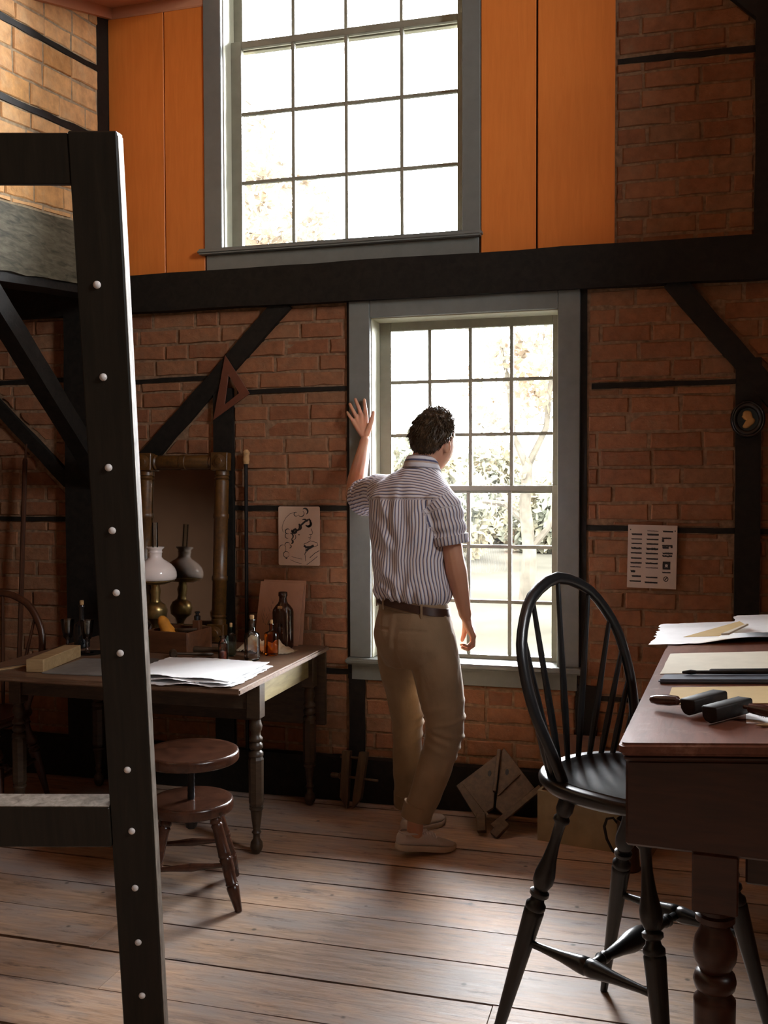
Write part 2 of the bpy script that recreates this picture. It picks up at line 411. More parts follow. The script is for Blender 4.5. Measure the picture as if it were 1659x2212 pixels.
# timbers of the back wall
def tb(name, mb, parent=wb): return mb.build(name, MT['timber'], parent, True, angle=40)
tb('beam', timber((-5.0, 0, 2.435), (2.6, 0, 2.435), (0, 0, 0.183), (0, -0.055, 0), 40, 0.003))
tb('sill_beam', timber((-5.0, 0, 0.105), (2.6, 0, 0.105), (0, 0, 0.202), (0, -0.05, 0), 30, 0.003))
tb('post', timber((-2.785, 0.02, 0.2), (-2.785, 0.02, 2.36), (0.275, 0, 0), (0, -0.082, 0), 14, 0.002))
tb('post', timber((-2.795, 0.02, 2.5), (-2.795, 0.02, 4.5), (0.235, 0, 0), (0, -0.138, 0), 14, 0.001), wu)
tb('brace', timber((-2.66, 0, 1.455), (-1.745, 0, 2.362), (-0.060, 0, 0.060), (0, -0.028, 0), 12, 0.0035))
tb('stud', timber((-2.0705, 0, 0.2), (-2.0705, 0, 1.96), (0.101, 0, 0), (0, -0.026, 0), 12, 0.003))
tb('stud', timber((-1.4345, 0.02, 0.575), (-1.4345, 0.02, 2.344), (0.016, 0, 0), (0, -0.026, 0), 12, 0.001))
tb('stud', timber((-0.3495, 0.02, 0.575), (-0.3495, 0.02, 2.344), (0.030, 0, 0), (0, -0.028, 0), 12, 0.002))
tb('stud', timber((-1.396, 0, 0.2), (-1.396, 0, 0.60), (0.074, 0, 0), (0, -0.02, 0), 6, 0.003))
tb('stud', timber((-0.332, 0, 0.2), (-0.332, 0, 0.60), (0.092, 0, 0), (0, -0.02, 0), 6, 0.003))
tb('post', timber((0.3325, 0.01, 0.2), (0.3325, 0.01, 2.02), (0.1, 0, 0), (0, -0.042, 0), 14, 0.002))
tb('brace', timber((0.022, 0, 2.362), (0.93, 0, 1.245), (0.068, 0, 0.056), (0, -0.034, 0), 12, 0.003))
tb('brace', timber((-2.93, 0, 1.508), (-3.80, 0, 2.34), (0.045, 0, 0.048), (0, -0.03, 0), 12, 0.003))
tb('post', timber((0.408, 0.02, 2.5), (0.408, 0.02, 4.5), (0.115, 0, 0), (0, -0.055, 0), 12, 0.003), wu)
tb('brace', timber((0.42, 0.01, 3.40), (-0.35, 0.01, 4.14), (0.045, 0, 0.05), (0, -0.045, 0), 8, 0.003), wu)
def strip(x0, x1, z0, z1, parent=wb, h=0.022, y=0.006):
    tb('timber_strip', timber((x0, 0.004, z0), (x1, 0.004, z1), (0, 0, h), (0, -0.004-y, 0), max(4, int(abs(x1-x0)*14)), 0.003), parent)
strip(-2.633, -2.16, 2.003, 2.016); strip(-2.633, -2.121, 1.315, 1.318); strip(-2.0, -1.443, 1.938, 1.946); strip(-2.02, -1.443, 1.379, 1.379)
strip(-2.02, -1.44, 0.612, 0.606); strip(-0.315, 0.283, 1.921, 1.926); strip(-0.335, 0.283, 1.300, 1.292); strip(-0.29, 0.283, 0.545, 0.54); strip(0.382, 0.7, 1.29, 1.28)
strip(-3.9, -2.944, 2.015, 2.03); strip(-3.9, -2.944, 1.316, 1.318); strip(-0.21, 0.351, 3.315, 3.305, wu, 0.024, 0.003)

def bricks(panels, fn, parent, mat, **k):
    return sum(lay(p, fn, parent, mat, **k) for p in panels)
nb = bricks([
    [(-2.655, 2.028), (-2.145, 2.028), (-1.832, 2.342), (-2.655, 2.342)],
    [(-2.655, 1.545), (-2.165, 2.00), (-2.655, 2.00)],
    [(-2.655, 0.206), (-2.121, 0.206), (-2.121, 1.304), (-2.655, 1.304)],
    [(-2.655, 1.33), (-2.121, 1.33), (-2.121, 1.925), (-2.60, 1.445), (-2.655, 1.39)],
    [(-2.02, 0.206), (-1.443, 0.206), (-1.443, 0.596), (-2.02, 0.600)],
    [(-2.02, 0.624), (-1.443, 0.618), (-1.443, 1.367), (-2.02, 1.367)],
    [(-2.02, 1.391), (-1.443, 1.391), (-1.443, 1.933), (-2.02, 1.925)],
    [(-2.02, 1.950), (-1.443, 1.958), (-1.443, 2.342), (-1.722, 2.342), (-2.02, 2.045)],
    [(-1.359, 0.206), (-0.378, 0.206), (-0.378, 0.575), (-1.359, 0.575)],
    [(-0.33, 0.206), (0.283, 0.206), (0.283, 0.528), (-0.33, 0.533)],
    [(-0.33, 0.558), (0.283, 0.552), (0.283, 1.279), (-0.33, 1.288)],
    [(-0.33, 1.313), (0.283, 1.304), (0.283, 1.913), (-0.33, 1.908)],
    [(-0.33, 1.935), (0.283, 1.938), (0.283, 2.01), (-0.006, 2.342), (-0.33, 2.342)],
    [(0.384, 0.55), (0.62, 0.55), (0.62, 1.273), (0.384, 1.278)],
    [(0.384, 1.304), (0.62, 1.30), (0.62, 1.62), (0.384, 1.89)],
    [(0.70, 1.63), (0.70, 2.342), (0.11, 2.342)],
], fb, wb, MT['brick'], ch=0.0775, bl=0.222, v0=0.02, u0=0.0)
bricks([[(-0.215, 2.528), (0.351, 2.528), (0.351, 3.291), (-0.215, 3.302)],
        [(-0.215, 3.328), (0.351, 3.319), (0.351, 3.42), (-0.03, 3.79), (-0.215, 3.79)]], fb, wu, MT['brick'], ch=0.0775, bl=0.222, v0=0.01)
wc = struct('wall_alcove_back')
bricks([[(-2.946, 1.60), (-2.946, 2.002), (-3.40, 2.010)], [(-2.946, 2.042), (-2.946, 2.342), (-3.77, 2.342), (-3.455, 2.035)],
        [(-3.62, 0.206), (-2.946, 0.206), (-2.946, 1.304), (-3.62, 1.302)], [(-3.62, 1.33), (-2.946, 1.33), (-2.946, 1.44), (-3.45, 1.925), (-3.62, 1.925)]],
       lambda u, v, d: V(u, -d, v), wc, MT['brick'], ch=0.0775, bl=0.222, v0=0.02)
# upper left wall: bricks laid on edge in courses that sag towards the room, dark laths between
S = 0.095
def slp(y, z): return z + S*y
def lp(z0, z1): return [(-1.45, slp(-1.45, z0)), (-0.118, slp(-0.118, z0)), (-0.118, slp(-0.118, z1)), (-1.45, slp(-1.45, z1))]
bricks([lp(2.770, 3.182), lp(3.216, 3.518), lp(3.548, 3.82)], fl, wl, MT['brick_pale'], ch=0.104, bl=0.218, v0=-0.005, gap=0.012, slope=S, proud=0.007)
for z0, z1, w in ((3.199, 3.199, 0.03), (3.533, 3.533, 0.026)):
    timber((-2.684, -0.118, slp(-.118, z0)), (-2.684, -1.6, slp(-1.6, z1)), (0, 0, w), (0.010, 0, 0), 14, 0.004).build('timber_strip', MT['timber'], wl, True)
g1 = timber((-2.70, -0.06, 2.605), (-2.70, -3.4, 2.605-0.3), (0, 0, 0.285), (0.045, 0, 0), 30, 0.005).build('girt', MT['girt'], wl, True, angle=40)
timber((-2.82, -0.06, 2.448), (-2.82, -3.4, 2.448-0.31), (0, 0, 0.05), (0.15, 0, 0), 20, 0.004).build('beam', MT['timber'], wl, True)
timber((-2.755, -0.02, 1.49), (-2.755, -1.05, 2.42), (0, 0.058, 0.066), (0.085, 0, 0), 10, 0.003).build('brace', MT['timber'], wl, True)

# painted boards beside the upper window
for x0, x1 in ((-2.676, -2.160), (-0.802, -0.220)): MB().box(x0, x1, -.0022, .001, 2.527, 3.80 if x0 < -2 else 4.55).build('dark_gap_backing', MT['subfloor'], wu, False)  # dark sheet added to stand in for shade in the board gaps
for x0, x1 in ((-2.678, -2.374), (-2.370, -2.159), (-0.804, -0.559), (-0.551, -0.219)):
    MB().box(x0, x1, -0.017, -0.0025, 2.527, 3.80 if x0 < -2 else 4.55).build('board', MT['orange'], wu, True, 0.003)
MB().box(-5.0, -2.95, -0.012, -0.002, 2.53, 2.70).build('board', MT['orange'], wu, True, 0.003)

# ------------------------------------------------------------------ windows
def window(name, hole, cas, sashes, jd, sill):
    """cas = casing outer (x0, x1, z0, z1); each sash = (y, x0, x1, z0, z1, inner x0, x1, z0, z1, muntin xs, muntin zs)"""
    w = struct(name); x0, x1, z0, z1 = hole; a0, a1, b0, b1 = cas
    P = MT['trimpaint']
    MB().box(a0, x0, -0.026, 0.0, b0, b1).build('casing', P, w, True, 0.003)
    MB().box(x1, a1, -0.026, 0.0, b0, b1).build('casing', P, w, True, 0.003)
    MB().box(x0+.001, x1-.001, -0.0255, 0.0, z1, b1).build('casing', P, w, True, 0.003)
    for q in ((x0-.012, x0+.004, 0.001, .16, z0, z1), (x1-.004, x1+.012, 0.001, .16, z0, z1), (x0+.005, x1-.005, 0.001, .16, z1-.004, z1+.012)):
        MB().box(*q).build('jamb', MT['jamb'], w, True, 0.001)
    s0, s1, sy, sz, st, ab = sill
    MB().box(s0, s1, sy, jd, sz-st, sz).build('sill', P, w, True, 0.008, bseg=3)
    MB().box(a0+.008, a1-.008, -0.022, 0.0, ab, sz-st).build('apron', P, w, True, 0.002)
    for y, X0, X1, Z0, Z1, i0, i1, k0, k1, mx, mz in sashes:
        mb = MB()
        for q in ((X0, i0, Z0, Z1), (i1, X1, Z0, Z1), (i0, i1, Z0, k0), (i0, i1, k1, Z1)):
            mb.box(q[0], q[1], y, y+.032, q[2], q[3])
        s = mb.build('sash', MT['mullion'], w, True, 0.002)
        gx = [i0]+mx+[i1]; gz = [k0]+mz+[k1]
        for m in mx: MB().box(m-.0085, m+.0085, y+.001, y+.026, k0, k1).build('muntin', MT['mullion'], s, True, 0.003)
        for m in mz: MB().box(i0, i1, y+.002, y+.025, m-.008, m+.008).build('muntin', MT['mullion'], s, True, 0.003)
        for i in range(len(gx)-1):
            for k in range(len(gz)-1):
                MB().box(gx[i]+.004, gx[i+1]-.004, y+.0145, y+.0175, gz[k]+.004, gz[k+1]-.004).build('pane', MT['pane'], s, False)
    return w
window('window_1', UW, (-2.158, -0.806, 2.627, 4.44),
       [(0.085, -2.062, -0.893, 2.59, 3.655, -2.008, -0.933, 2.652, 3.622, [-1.740, -1.471, -1.198], [3.305, 2.972]),
        (0.120, -2.062, -0.893, 3.615, 4.345, -2.016, -0.939, 3.655, 4.30, [-1.751, -1.483, -1.209], [3.98])],
       0.16, (-2.183, -0.794, -0.062, 2.630, 0.026, 2.528))
window('window_2', LW, (-1.427, -0.364, 0.68, 2.345),
       [(0.095, -1.321, -0.464, 0.668, 1.486, -1.265, -0.498, 0.698, 1.461, [-1.075, -0.884, -0.691], [1.203, 0.947]),
        (0.130, -1.321, -0.464, 1.450, 2.264, -1.264, -0.499, 1.486, 2.222, [-1.076, -0.881, -0.688], [1.978, 1.725])],
       0.16, (-1.441, -0.343, -0.065, 0.680, 0.028, 0.575))
for nm, (u0, u1, v0, v1), fn in (('fill_window', RW[0], fr_),):  # out-of-view window, added for its fill light
    w = struct(nm)
    def bar(p, q, r, s_, n_): MB().prism([(p, r), (q, r), (q, s_), (p, s_)], fn, -0.10, -0.06).build(n_, MT['mullion'], w, False)
    for i in range(4): c = u0+(u1-u0)*(i+.5)/4.0; 
    for i in range(5): c = u0+(u1-u0)*i/4; bar(c-(.03 if i in (0, 4) else .009), c+(.03 if i in (0, 4) else .009), v0, v1, 'sash' if i in (0, 4) else 'muntin')
    for i in range(7): c = v0+(v1-v0)*i/6; bar(u0, u1, c-(.03 if i in (0, 3, 6) else .009), c+(.03 if i in (0, 3, 6) else .009), 'sash' if i in (0, 3, 6) else 'muntin')
    MB().prism([(u0, v0), (u1, v0), (u1, v1), (u0, v1)], fn, -0.082, -0.078).build('pane', MT['pane'], w, False)

# ------------------------------------------------------------------ easel in the left foreground
_eu = Vector((0.05639636, -0.1783699, 0.98234598)); _er = Vector((0.96191221, 0.27330121, -0.00559848)); _en = _eu.cross(_er).normalized()
EM = Matrix((_er, _en, _eu)).transposed().to_4x4(); EM.translation = Vector((-1.248, -2.171, 0.0))
es = thing('easel', 'tall dark wooden easel frame with pale pegs up its post, standing in the left foreground', 'easel', matrix=EM)
def epost(x0, x1):
    p = MB().box(x0, x1, 0, .048, 0.0, 2.29).build('post', MT['easel'], es, True, 0.003)
    MB().box(x1-.0005, x1+.0015, .004, .046, 0.02, 2.282).build('worn_lit_edge', MT['easeledge'], p, True, 0.001)  # pale strip standing in for light on the post's side face
    return p
epost(-.104, 0); epost(-.90, -.796)
MB().box(-.796, -.104, 0.002, .046, 2.183, 2.286).build('top_rail', MT['easel'], es, True, 0.002)
lr = MB().box(-.796, -.104, -0.006, .062, .618, .725).build('lower_rail', MT['easel'], es, True, 0.003)
MB().box(-.795, -.105, -.002, .060, .7245, .7275).build('worn_lit_edge', MT['easeledge'], lr, True, 0.001)  # worn top of the rail, with sky light in its pale colour
for z, x in ((1.973, -.060), (1.773, -.058), (1.569, -.058), (1.422, -.058), (1.273, -.057), (1.124, -.056), (.824, -.055), (.660, -.053), (.503, -.053), (.349, -.053), (.194, -.051)):
    mb = MB(); R0 = 0.0085
    mb.rings([[V(x+math.cos(2*math.pi*j/14)*R0*k, -h, z+math.sin(2*math.pi*j/14)*R0*k) for j in range(14)] for h, k in ((-.004, 1), (.002, 1), (.005, .8), (.0065, .45), (.007, .05))])
    mb.build('peg', MT['peg'], es, True, angle=60)
MB().tube([(-.45, -.02, 2.20), (-.45, -.78, .145)], .022, 8).build('prop_leg', MT['easel'], es)

# ------------------------------------------------------------------ Windsor chairs
def windsor(name, label, cat, loc, rot, mat, zs, W1, D1b, D1f, W0, D0b, D0f, bw, byf, sd, bh, bwid, lean, sw, sf, sb, leg_prof, zst, spindles=9, group=None, stretch_r=.022):
    t = thing(name, label, cat, loc, rot, group)      # local: X to the sitter's right, Y forward
    # dished seat
    seg = 48; rr = []
    def out(a):
        c, s = math.cos(a), math.sin(a)
        x = sw*abs(c)**.85*(1 if c > 0 else -1); y = (sf*abs(s)**.75 if s > 0 else -sb*abs(s)**.95)
        if s > 0: x *= 1-.06*s
        return x, y
    for k, z, dish in ((.02, 0, 1), (.3, 0, 1), (.55, 0, 1), (.72, 0, .7), (.80, 0, .25), (.835, 0, 0), (.85, .001, 0), (.86, -.0015, 0), (.95, 0, 0), (.985, -.004, 0), (1.0, -.012, 0), (.995, -.022, 0), (.93, -.038, 0), (.82, -.048, 0), (.02, -.048, 0)):
        r = []
        for j in range(seg):
            a = 2*math.pi*j/seg; x, y = out(a)
            yy = y*k; xx = x*k
            d = dish*.019*(1-(max(0, yy/sf))**2*.2)
            fz = -0.022*max(0, yy/sf)**2*(abs(xx)/sw*1.6 if abs(xx) > .02 else .2) if z > -.03 else 0
            r.append(V(xx, yy, zs+z-d+fz))
        rr.append(r)
    MB().rings(rr).build('seat', mat, t, True, angle=60)
    # bow
    def bowp(u):                                       # u 0..1 from right foot over the top to the left foot
        key = [(0, bw, 0), (.07, bw*1.10, .14), (.16, bwid*.97, .34), (.25, bwid, .52), (.33, bwid*.93, .70), (.41, bwid*.66, .88), (.46, bwid*.34, .965), (.5, 0, 1.0)]
        v = u if u <= .5 else 1-u
        for (a, xa, ha), (b, xb, hb) in zip(key[:-1], key[1:]):
            if v <= b+1e-9:
                q = (v-a)/(b-a); break
        # smooth through Catmull-Rom
        i = key.index((a, xa, ha)); k0 = key[max(0, i-1)]; k3 = key[min(len(key)-1, i+2)]
        if i+2 >= len(key): k3 = (1-.46, -bwid*.34, .965)
        def cr(p0, p1, p2, p3): return .5*((2*p1)+(-p0+p2)*q+(2*p0-5*p1+4*p2-p3)*q*q+(-p0+3*p1-3*p2+p3)*q**3)
        x = cr(k0[1], xa, xb, k3[1]); h = cr(k0[2], ha, hb, k3[2])
        return V(x if u <= .5 else -x, byf-lean*h, zs+bh*h)
    pts = [V(bw, byf, zs-.02)] + [bowp(i/40) for i in range(41)] + [V(-bw, byf, zs-.02)]
    MB().tube([tuple(p) for p in pts], .0165, 10, (0, 1, 0), .78, dome=False).build('bow', mat, t, True, angle=60)
    for i in range(spindles):
        a = math.pi*(i+1)/(spindles+1); b = V(bw*.93*math.cos(a), byf-(sd+byf)*math.sin(a)**.8, zs-.012)
        tp = bowp(.13+.74*i/(spindles-1))
        m = b.lerp(tp, .3)
        MB().tube([tuple(b), tuple(b.lerp(tp, .12)), tuple(m), tuple(b.lerp(tp, .6)), tuple(tp)], [.0070, .0085, .0098, .0082, .0062], 8).build('spindle', mat, t)
    P = {}
    for sx in (1, -1):
        for bk in (0, 1):
            top = V(sx*W1, -D1b if bk else D1f, zs-.03); bot = V(sx*W0, -D0b if bk else D0f, 0)
            P[sx, bk] = (top, bot); MB().turned(tuple(top), tuple(bot), leg_prof, 16).build('leg', mat, t, True, angle=50)
    def at(sx, bk, z):
        a, b = P[sx, bk]; return a.lerp(b, (a.z-z)/(a.z-b.z))
    mids = []
    sp = [(0, .009), (.12, .0095), (.3, .014), (.45, stretch_r), (.49, stretch_r*1.02), (.495, stretch_r*.92), (.505, stretch_r*.92), (.51, stretch_r*1.02), (.55, stretch_r), (.7, .014), (.88, .0095), (1, .009)]
    for sx in (1, -1):
        a, b = at(sx, 1, zst), at(sx, 0, zst); mids.append((a+b)/2)
        MB().turned(tuple(a), tuple(b), sp, 14).build('stretcher', mat, t, True, angle=50)
    cp = [(0, .011), (.1, .011), (.13, .017), (.15, .012), (.17, .016), (.2, .012), (.34, .019), (.44, .027), (.5, .028), (.56, .027), (.66, .019), (.8, .012), (.83, .016), (.85, .012), (.87, .017), (.9, .011), (1, .011)]
    MB().turned(tuple(mids[0]), tuple(mids[1]), cp, 14).build('stretcher', mat, t, True, angle=50)
    return t
LEGP = [(0, .013), (.03, .021), (.065, .022), (.085, .016), (.095, .021), (.105, .021), (.115, .014), (.18, .0135), (.24, .018), (.295, .0265), (.325, .0265), (.352, .017), (.36, .025), (.372, .025), (.382, .017), (.395, .019), (.405, .026), (.418, .026), (.424, .024), (.43, .0265), (.44, .0262), (.6, .0215), (.85, .0145), (1, .0105)]
windsor('windsor_chair', 'tall black bow-back Windsor chair pulled up to the mahogany desk', 'chair', (-0.08, -1.863, 0), -0.529-math.pi/2, MT['black'],
        .755, .151, .083, .123, .264, .256, .275, .174, -.088, .197, .49, .228, .145, .222, .205, .232, LEGP, .332, 11)
windsor('windsor_chair', 'low red-brown bow-back Windsor chair in the dark corner behind the easel', 'chair', (-3.02, -0.60, 0), math.radians(186), MT['chairbrown'],
        .45, .14, .12, .12, .21, .21, .20, .17, -.09, .18, .53, .225, .10, .215, .20, .21, LEGP, .2, 7, None, .017)

# ------------------------------------------------------------------ sloping mahogany desk on the right
DN = Vector((0.99376535, -0.07475667, 0.08271558)); DD = Vector((0.07501373, 0.9971825, 0.0)).normalized(); DWv = DN.cross(DD).normalized()
DKM = Matrix((DN, DD, DWv)).transposed().to_4x4(); DKM.translation = Vector((-0.083, -2.584, 1.02))
DH = Vector((DD.y, -DD.x, 0)); DKL = Matrix((DH, DD, Vector((0, 0, 1)))).transposed().to_4x4(); DKL.translation = Vector((-0.083, -2.584, 0))
dk = thing('writing_desk', 'sloping mahogany writing desk with turned legs, papers and tools laid out on it', 'desk', matrix=DKL)
LTOP = 1.66; WD = 0.86; SL = 0.083
def rrect(x0, x1, y0, y1, r, n=5):
    out = []
    for cx_, cy_, a0 in ((x1-r, y1-r, 0), (x0+r, y1-r, 90), (x0+r, y0+r, 180), (x1-r, y0+r, 270)):
        for k in range(n+1):
            a = math.radians(a0+90*k/n); out.append((cx_+r*math.cos(a), cy_+r*math.sin(a)))
    return out
sl = lambda u, v, d: V(u, v, 1.02+SL*u+d)
MB().prism(rrect(0, WD, 0, LTOP, .018), sl, -.024, 0).build('top', MT['desktop'], dk, True, 0.006, bseg=3)
MB().prism(rrect(.008, WD-.008, .008, LTOP-.008, .014), sl, -.036, -.0245).build('moulding', MT['mahog'], dk, True, 0.004)
def apron(u0, u1, v0, v1):
    mb = MB(); vs = [V(u, v, z) for u, v in ((u0, v0), (u1, v0), (u1, v1), (u0, v1)) for z in (.822, 1.02+SL*u-.0365)]
    mb.add(vs, [(0, 2, 4, 6), (1, 7, 5, 3), (0, 1, 3, 2), (2, 3, 5, 4), (4, 5, 7, 6), (6, 7, 1, 0)]).build('apron', MT['mahog'], dk, True, 0.005)
apron(.012, WD-.012, .022, .046); apron(.012, WD-.012, LTOP-.046, LTOP-.022); apron(.012, .036, .047, LTOP-.047); apron(WD-.036, WD-.012, .047, LTOP-.047)
dr = MB().box(.225, .80, .10, .62, .747, .835).build('drawer_box', MT['mahog'], dk, True, 0.004)
DLEG = [(0, .030), (.015, .030), (.02, .036), (.035, .036), (.045, .026), (.06, .028), (.085, .037), (.115, .0405), (.14, .038), (.165, .029), (.17, .027), (.176, .036), (.195, .0395), (.215, .036), (.222, .030), (.235, .032), (.245, .0385), (.26, .0385), (.6, .036), (.78, .03), (.80, .036), (.84, .036), (.86, .025), (.93, .033), (.97, .03), (1, .018)]
for u, v in ((.132, .022), (.70, .022), (.132, LTOP-.108), (.70, LTOP-.108)):
    lg = MB().box(u, u+.081, v+.001, v+.083, .712, .823).build('leg', MT['mahog'], dk, True, 0.003)
    MB().turned((u+.0405, v+.042, .712), (u+.0405, v+.042, 0), DLEG, 20).build('turning', MT['mahog'], lg, True, angle=50)

# things on the desk (positions in the plane of its top)
def on_desk(name, label, cat, u, v, rot=0.0, h=0.0, group=None):
    return thing(name, label, cat, matrix=DKM @ Matrix.Translation((u, v, h)) @ Matrix.Rotation(rot, 4, 'Z'), group=group)
MT['paper_white'] = flat('white_rag_paper', (0.78, 0.78, 0.79), 0.8, 25, 0.03, 0.1, 0.2)
MT['paper_cream'] = flat('cream_paper', (0.66, 0.62, 0.50), 0.8, 18, 0.05, 0.05, 0.2)
MT['paper_tan'] = flat('tan_paper', (0.55, 0.40, 0.18), 0.75, 18, 0.06, 0.05, 0.2)
MT['ink'] = flat('black_ink', (0.02, 0.02, 0.022), 0.7, 30, 0.1, 0)
MT['inkgrey'] = flat('grey_pencil', (0.16, 0.13, 0.10), 0.7, 30, 0.1, 0)
MT['slate'] = flat('blue_grey_slate', (0.085, 0.10, 0.135), 0.45, 30, 0.2, 0.1, 0.5)
MT['darktool'] = wood('dark_tool_wood', (0.010, 0.008, 0.007), (0.024, 0.018, 0.014), 0.6, (12, 3, 12), 4, 0.1, 0.1, 0.22)
MT['toolhandle'] = wood('polished_red_handle', (0.05, 0.02, 0.016), (0.09, 0.034, 0.026), 0.18, (3, 12, 12), 4, 0.05, 0.1, 0.6)
MT['palewood'] = wood('pale_yellow_wood', (0.36, 0.24, 0.11), (0.50, 0.35, 0.18), 0.55, (3, 18, 18), 3, 0.1, 0.1, 0.4)
def sheet(name, mat, parent, x0, x1, y0, y1, z0=0.0, th=.0006, deckle=0.0, curl=None, nx=18, ny=10, seed=1):
    rnd = random.Random(seed); top = []; 
    for j in range(ny+1):
        for i in range(nx+1):
            x = x0+(x1-x0)*i/nx; y = y0+(y1-y0)*j/ny
            if deckle:
                if i in (0, nx): x += rnd.uniform(-deckle, deckle)
                if j in (0, ny): y += rnd.uniform(-deckle, deckle)
            z = z0+(curl(x, y) if curl else 0)
            top.append(V(x, y, z))
    n = len(top); vs = [p+V(0, 0, th) for p in top]+top; W = nx+1; fs = []
    for j in range(ny):
        for i in range(nx):
            a = j*W+i; fs.append((a, a+1, a+W+1, a+W)); fs.append((n+a, n+a+W, n+a+W+1, n+a+1))
    bd = [i for i in range(W)]+[j*W+nx for j in range(1, ny+1)]+[ny*W+i for i in range(nx-1, -1, -1)]+[j*W for j in range(ny-1, 0, -1)]
    for k in range(len(bd)):
        a, b = bd[k], bd[(k+1) % len(bd)]; fs.append((b, a, n+a, n+b))
    return MB().add(vs, fs).build(name, mat, parent, True, angle=50)
sg = on_desk('paper_stack', 'white deckle-edged paper spread over the far end of the desk', 'paper', .25, 1.165)
sheet('sheet', MT['paper_white'], sg, -.298, .36, .0, .45, .0015, .0008, .006, lambda x, y: (.014*max(0, math.sin(x*11+1.6))+.002)*max(0, 1-y/.10)+.003*math.exp(-((y-.42)/.05)**2), 36, 22, 3)
sheet('sheet', MT['paper_white'], sg, -.06, .36, .07, .46, .017, .0008, .006, lambda x, y: .003+.004*math.exp(-((y-.42)/.04)**2), 26, 18, 5)
st = on_desk('paper_fold', 'folded tan paper strip lying on the white deckled paper', 'paper', 0, 0, 0, .0222)
MB().prism([(.050, 1.172), (.150, 1.170), (.226, 1.312), (.206, 1.372)], lambda u, v, d: V(u, v, d+.014*max(0, (v-1.2)/.17)), 0, .0009).build('strip', MT['paper_tan'], st, True, .0003)
MB().prism([(.156, 1.176), (.178, 1.180), (.232, 1.305), (.228, 1.312)], lambda u, v, d: V(u, v, d+.014*max(0, (v-1.2)/.17)+.001), 0, .006).build('fold', MT['paper_cream'], st, True, .001)
sc_ = on_desk('cream_sheet', 'smooth cream sheet lying in the middle of the desk', 'paper', .02, .70, -.01)
sheet('sheet', MT['paper_cream'], sc_, 0, .40, 0, .31, .0006, .0007, .001, None, 12, 6)
rl = on_desk('slate_ruler', 'thick blue-grey slate straightedge on the desk below the cream sheet', 'ruler', .026, .572, -.10)
MB().box(0, .46, 0, .072, .0004, .011).build('bar', MT['slate'], rl, True, 0.004, bseg=2)
br = on_desk('paint_brush', 'thin dark brush lying on the blue-grey straightedge', 'brush', .082, .626, -.075, .0115)
MB().tube([(0, 0, .006), (.018, 0, .006)], [.0035, .006], 8).build('bristles', MT['darktool'], br)
MB().tube([(.018, 0, .006), (.03, 0, .006)], [.006, .0045], 8).build('ferrule', MT['iron'], br)
MB().tube([(.03, 0, .006), (.12, 0, .0055), (.33, 0, .004)], [.0042, .005, .0025], 8).build('handle', MT['darktool'], br)
pc = on_desk('pencil', 'thick black pencil along the lower edge of the cream sheet', 'pencil', .144, .694, -.06)
MB().tube([(0, 0, .0065), (.30, 0, .0065)], .006, 8).build('shaft', MT['ink'], pc)
ts = on_desk('tan_sheet', 'tan sheet of card under the two dark rollers', 'card', .062, .336, .005)
MB().box(0, .42, 0, .183, .0004, .0022).build('card', MT['paper_tan'], ts, True, 0.0005)
def roller(name, label, u, v, rot, h):
    t = on_desk(name, label, 'printing tool', u, v, rot, h, 'engraver tools on the desk')
    # block rounded underneath, with a turned handle sticking out of one end
    pf = [(-.017, .034), (.017, .034), (.0185, .03), (.018, .014), (.012, .004), (.0, .0005), (-.012, .004), (-.018, .014), (-.0185, .03)]
    mb = MB(); mb.rings([[V(x, y, z) for y, z in pf] for x in (-.055, .055)]); mb.build('block', MT['darktool'], t, True, 0.002, angle=50)
    return t
r1 = roller('printing_roller', 'dark wooden block tool lying on the tan card, the left one of the two', .145, .262, .98, .0025)
MB().turned((-.022, .018, .022), (-.030, .115, .017), [(0, .004), (.25, .004), (.3, .0095), (.5, .0115), (.8, .011), (.95, .008), (1, .003)], 12).build('handle', MT['toolhandle'], r1)
r2 = roller('printing_roller', 'dark wooden block tool lying nearest the desk edge, the right one of the two', .192, .190, .92, .0025)
MB().turned((.024, -.020, .022), (.032, -.098, .016), [(0, .004), (.1, .004), (.16, .0095), (.5, .0115), (.85, .011), (.97, .007), (1, .003)], 12).build('handle', MT['toolhandle'], r2)
wp = on_desk('note_paper', 'small white note with faint pencil lines beside the dark block tools', 'paper', .226, .158, .02)
sheet('sheet', MT['paper_white'], wp, 0, .21, 0, .155, .0005, .0006, .001, None, 6, 4)
mb = MB()
for a in range(20): mb.box(.035+.014*math.cos(a*.314), .037+.014*math.cos(a*.314), .075+.03*math.sin(a*.314), .079+.03*math.sin(a*.314), .0012, .0014)
tag(mb.box(.006, .024, .128, .131, .0012, .0014).build('pencil_marks', MT['inkgrey'], wp, False), kind='stuff')
pn = on_desk('pencil', 'pale wooden pencil lying by the small white note', 'pencil', .243, .128, .06)
MB().tube([(0, 0, .004), (.012, 0, .004), (.17, 0, .004)], [.0008, .0035, .0035], 7).build('shaft', MT['palewood'], pn)

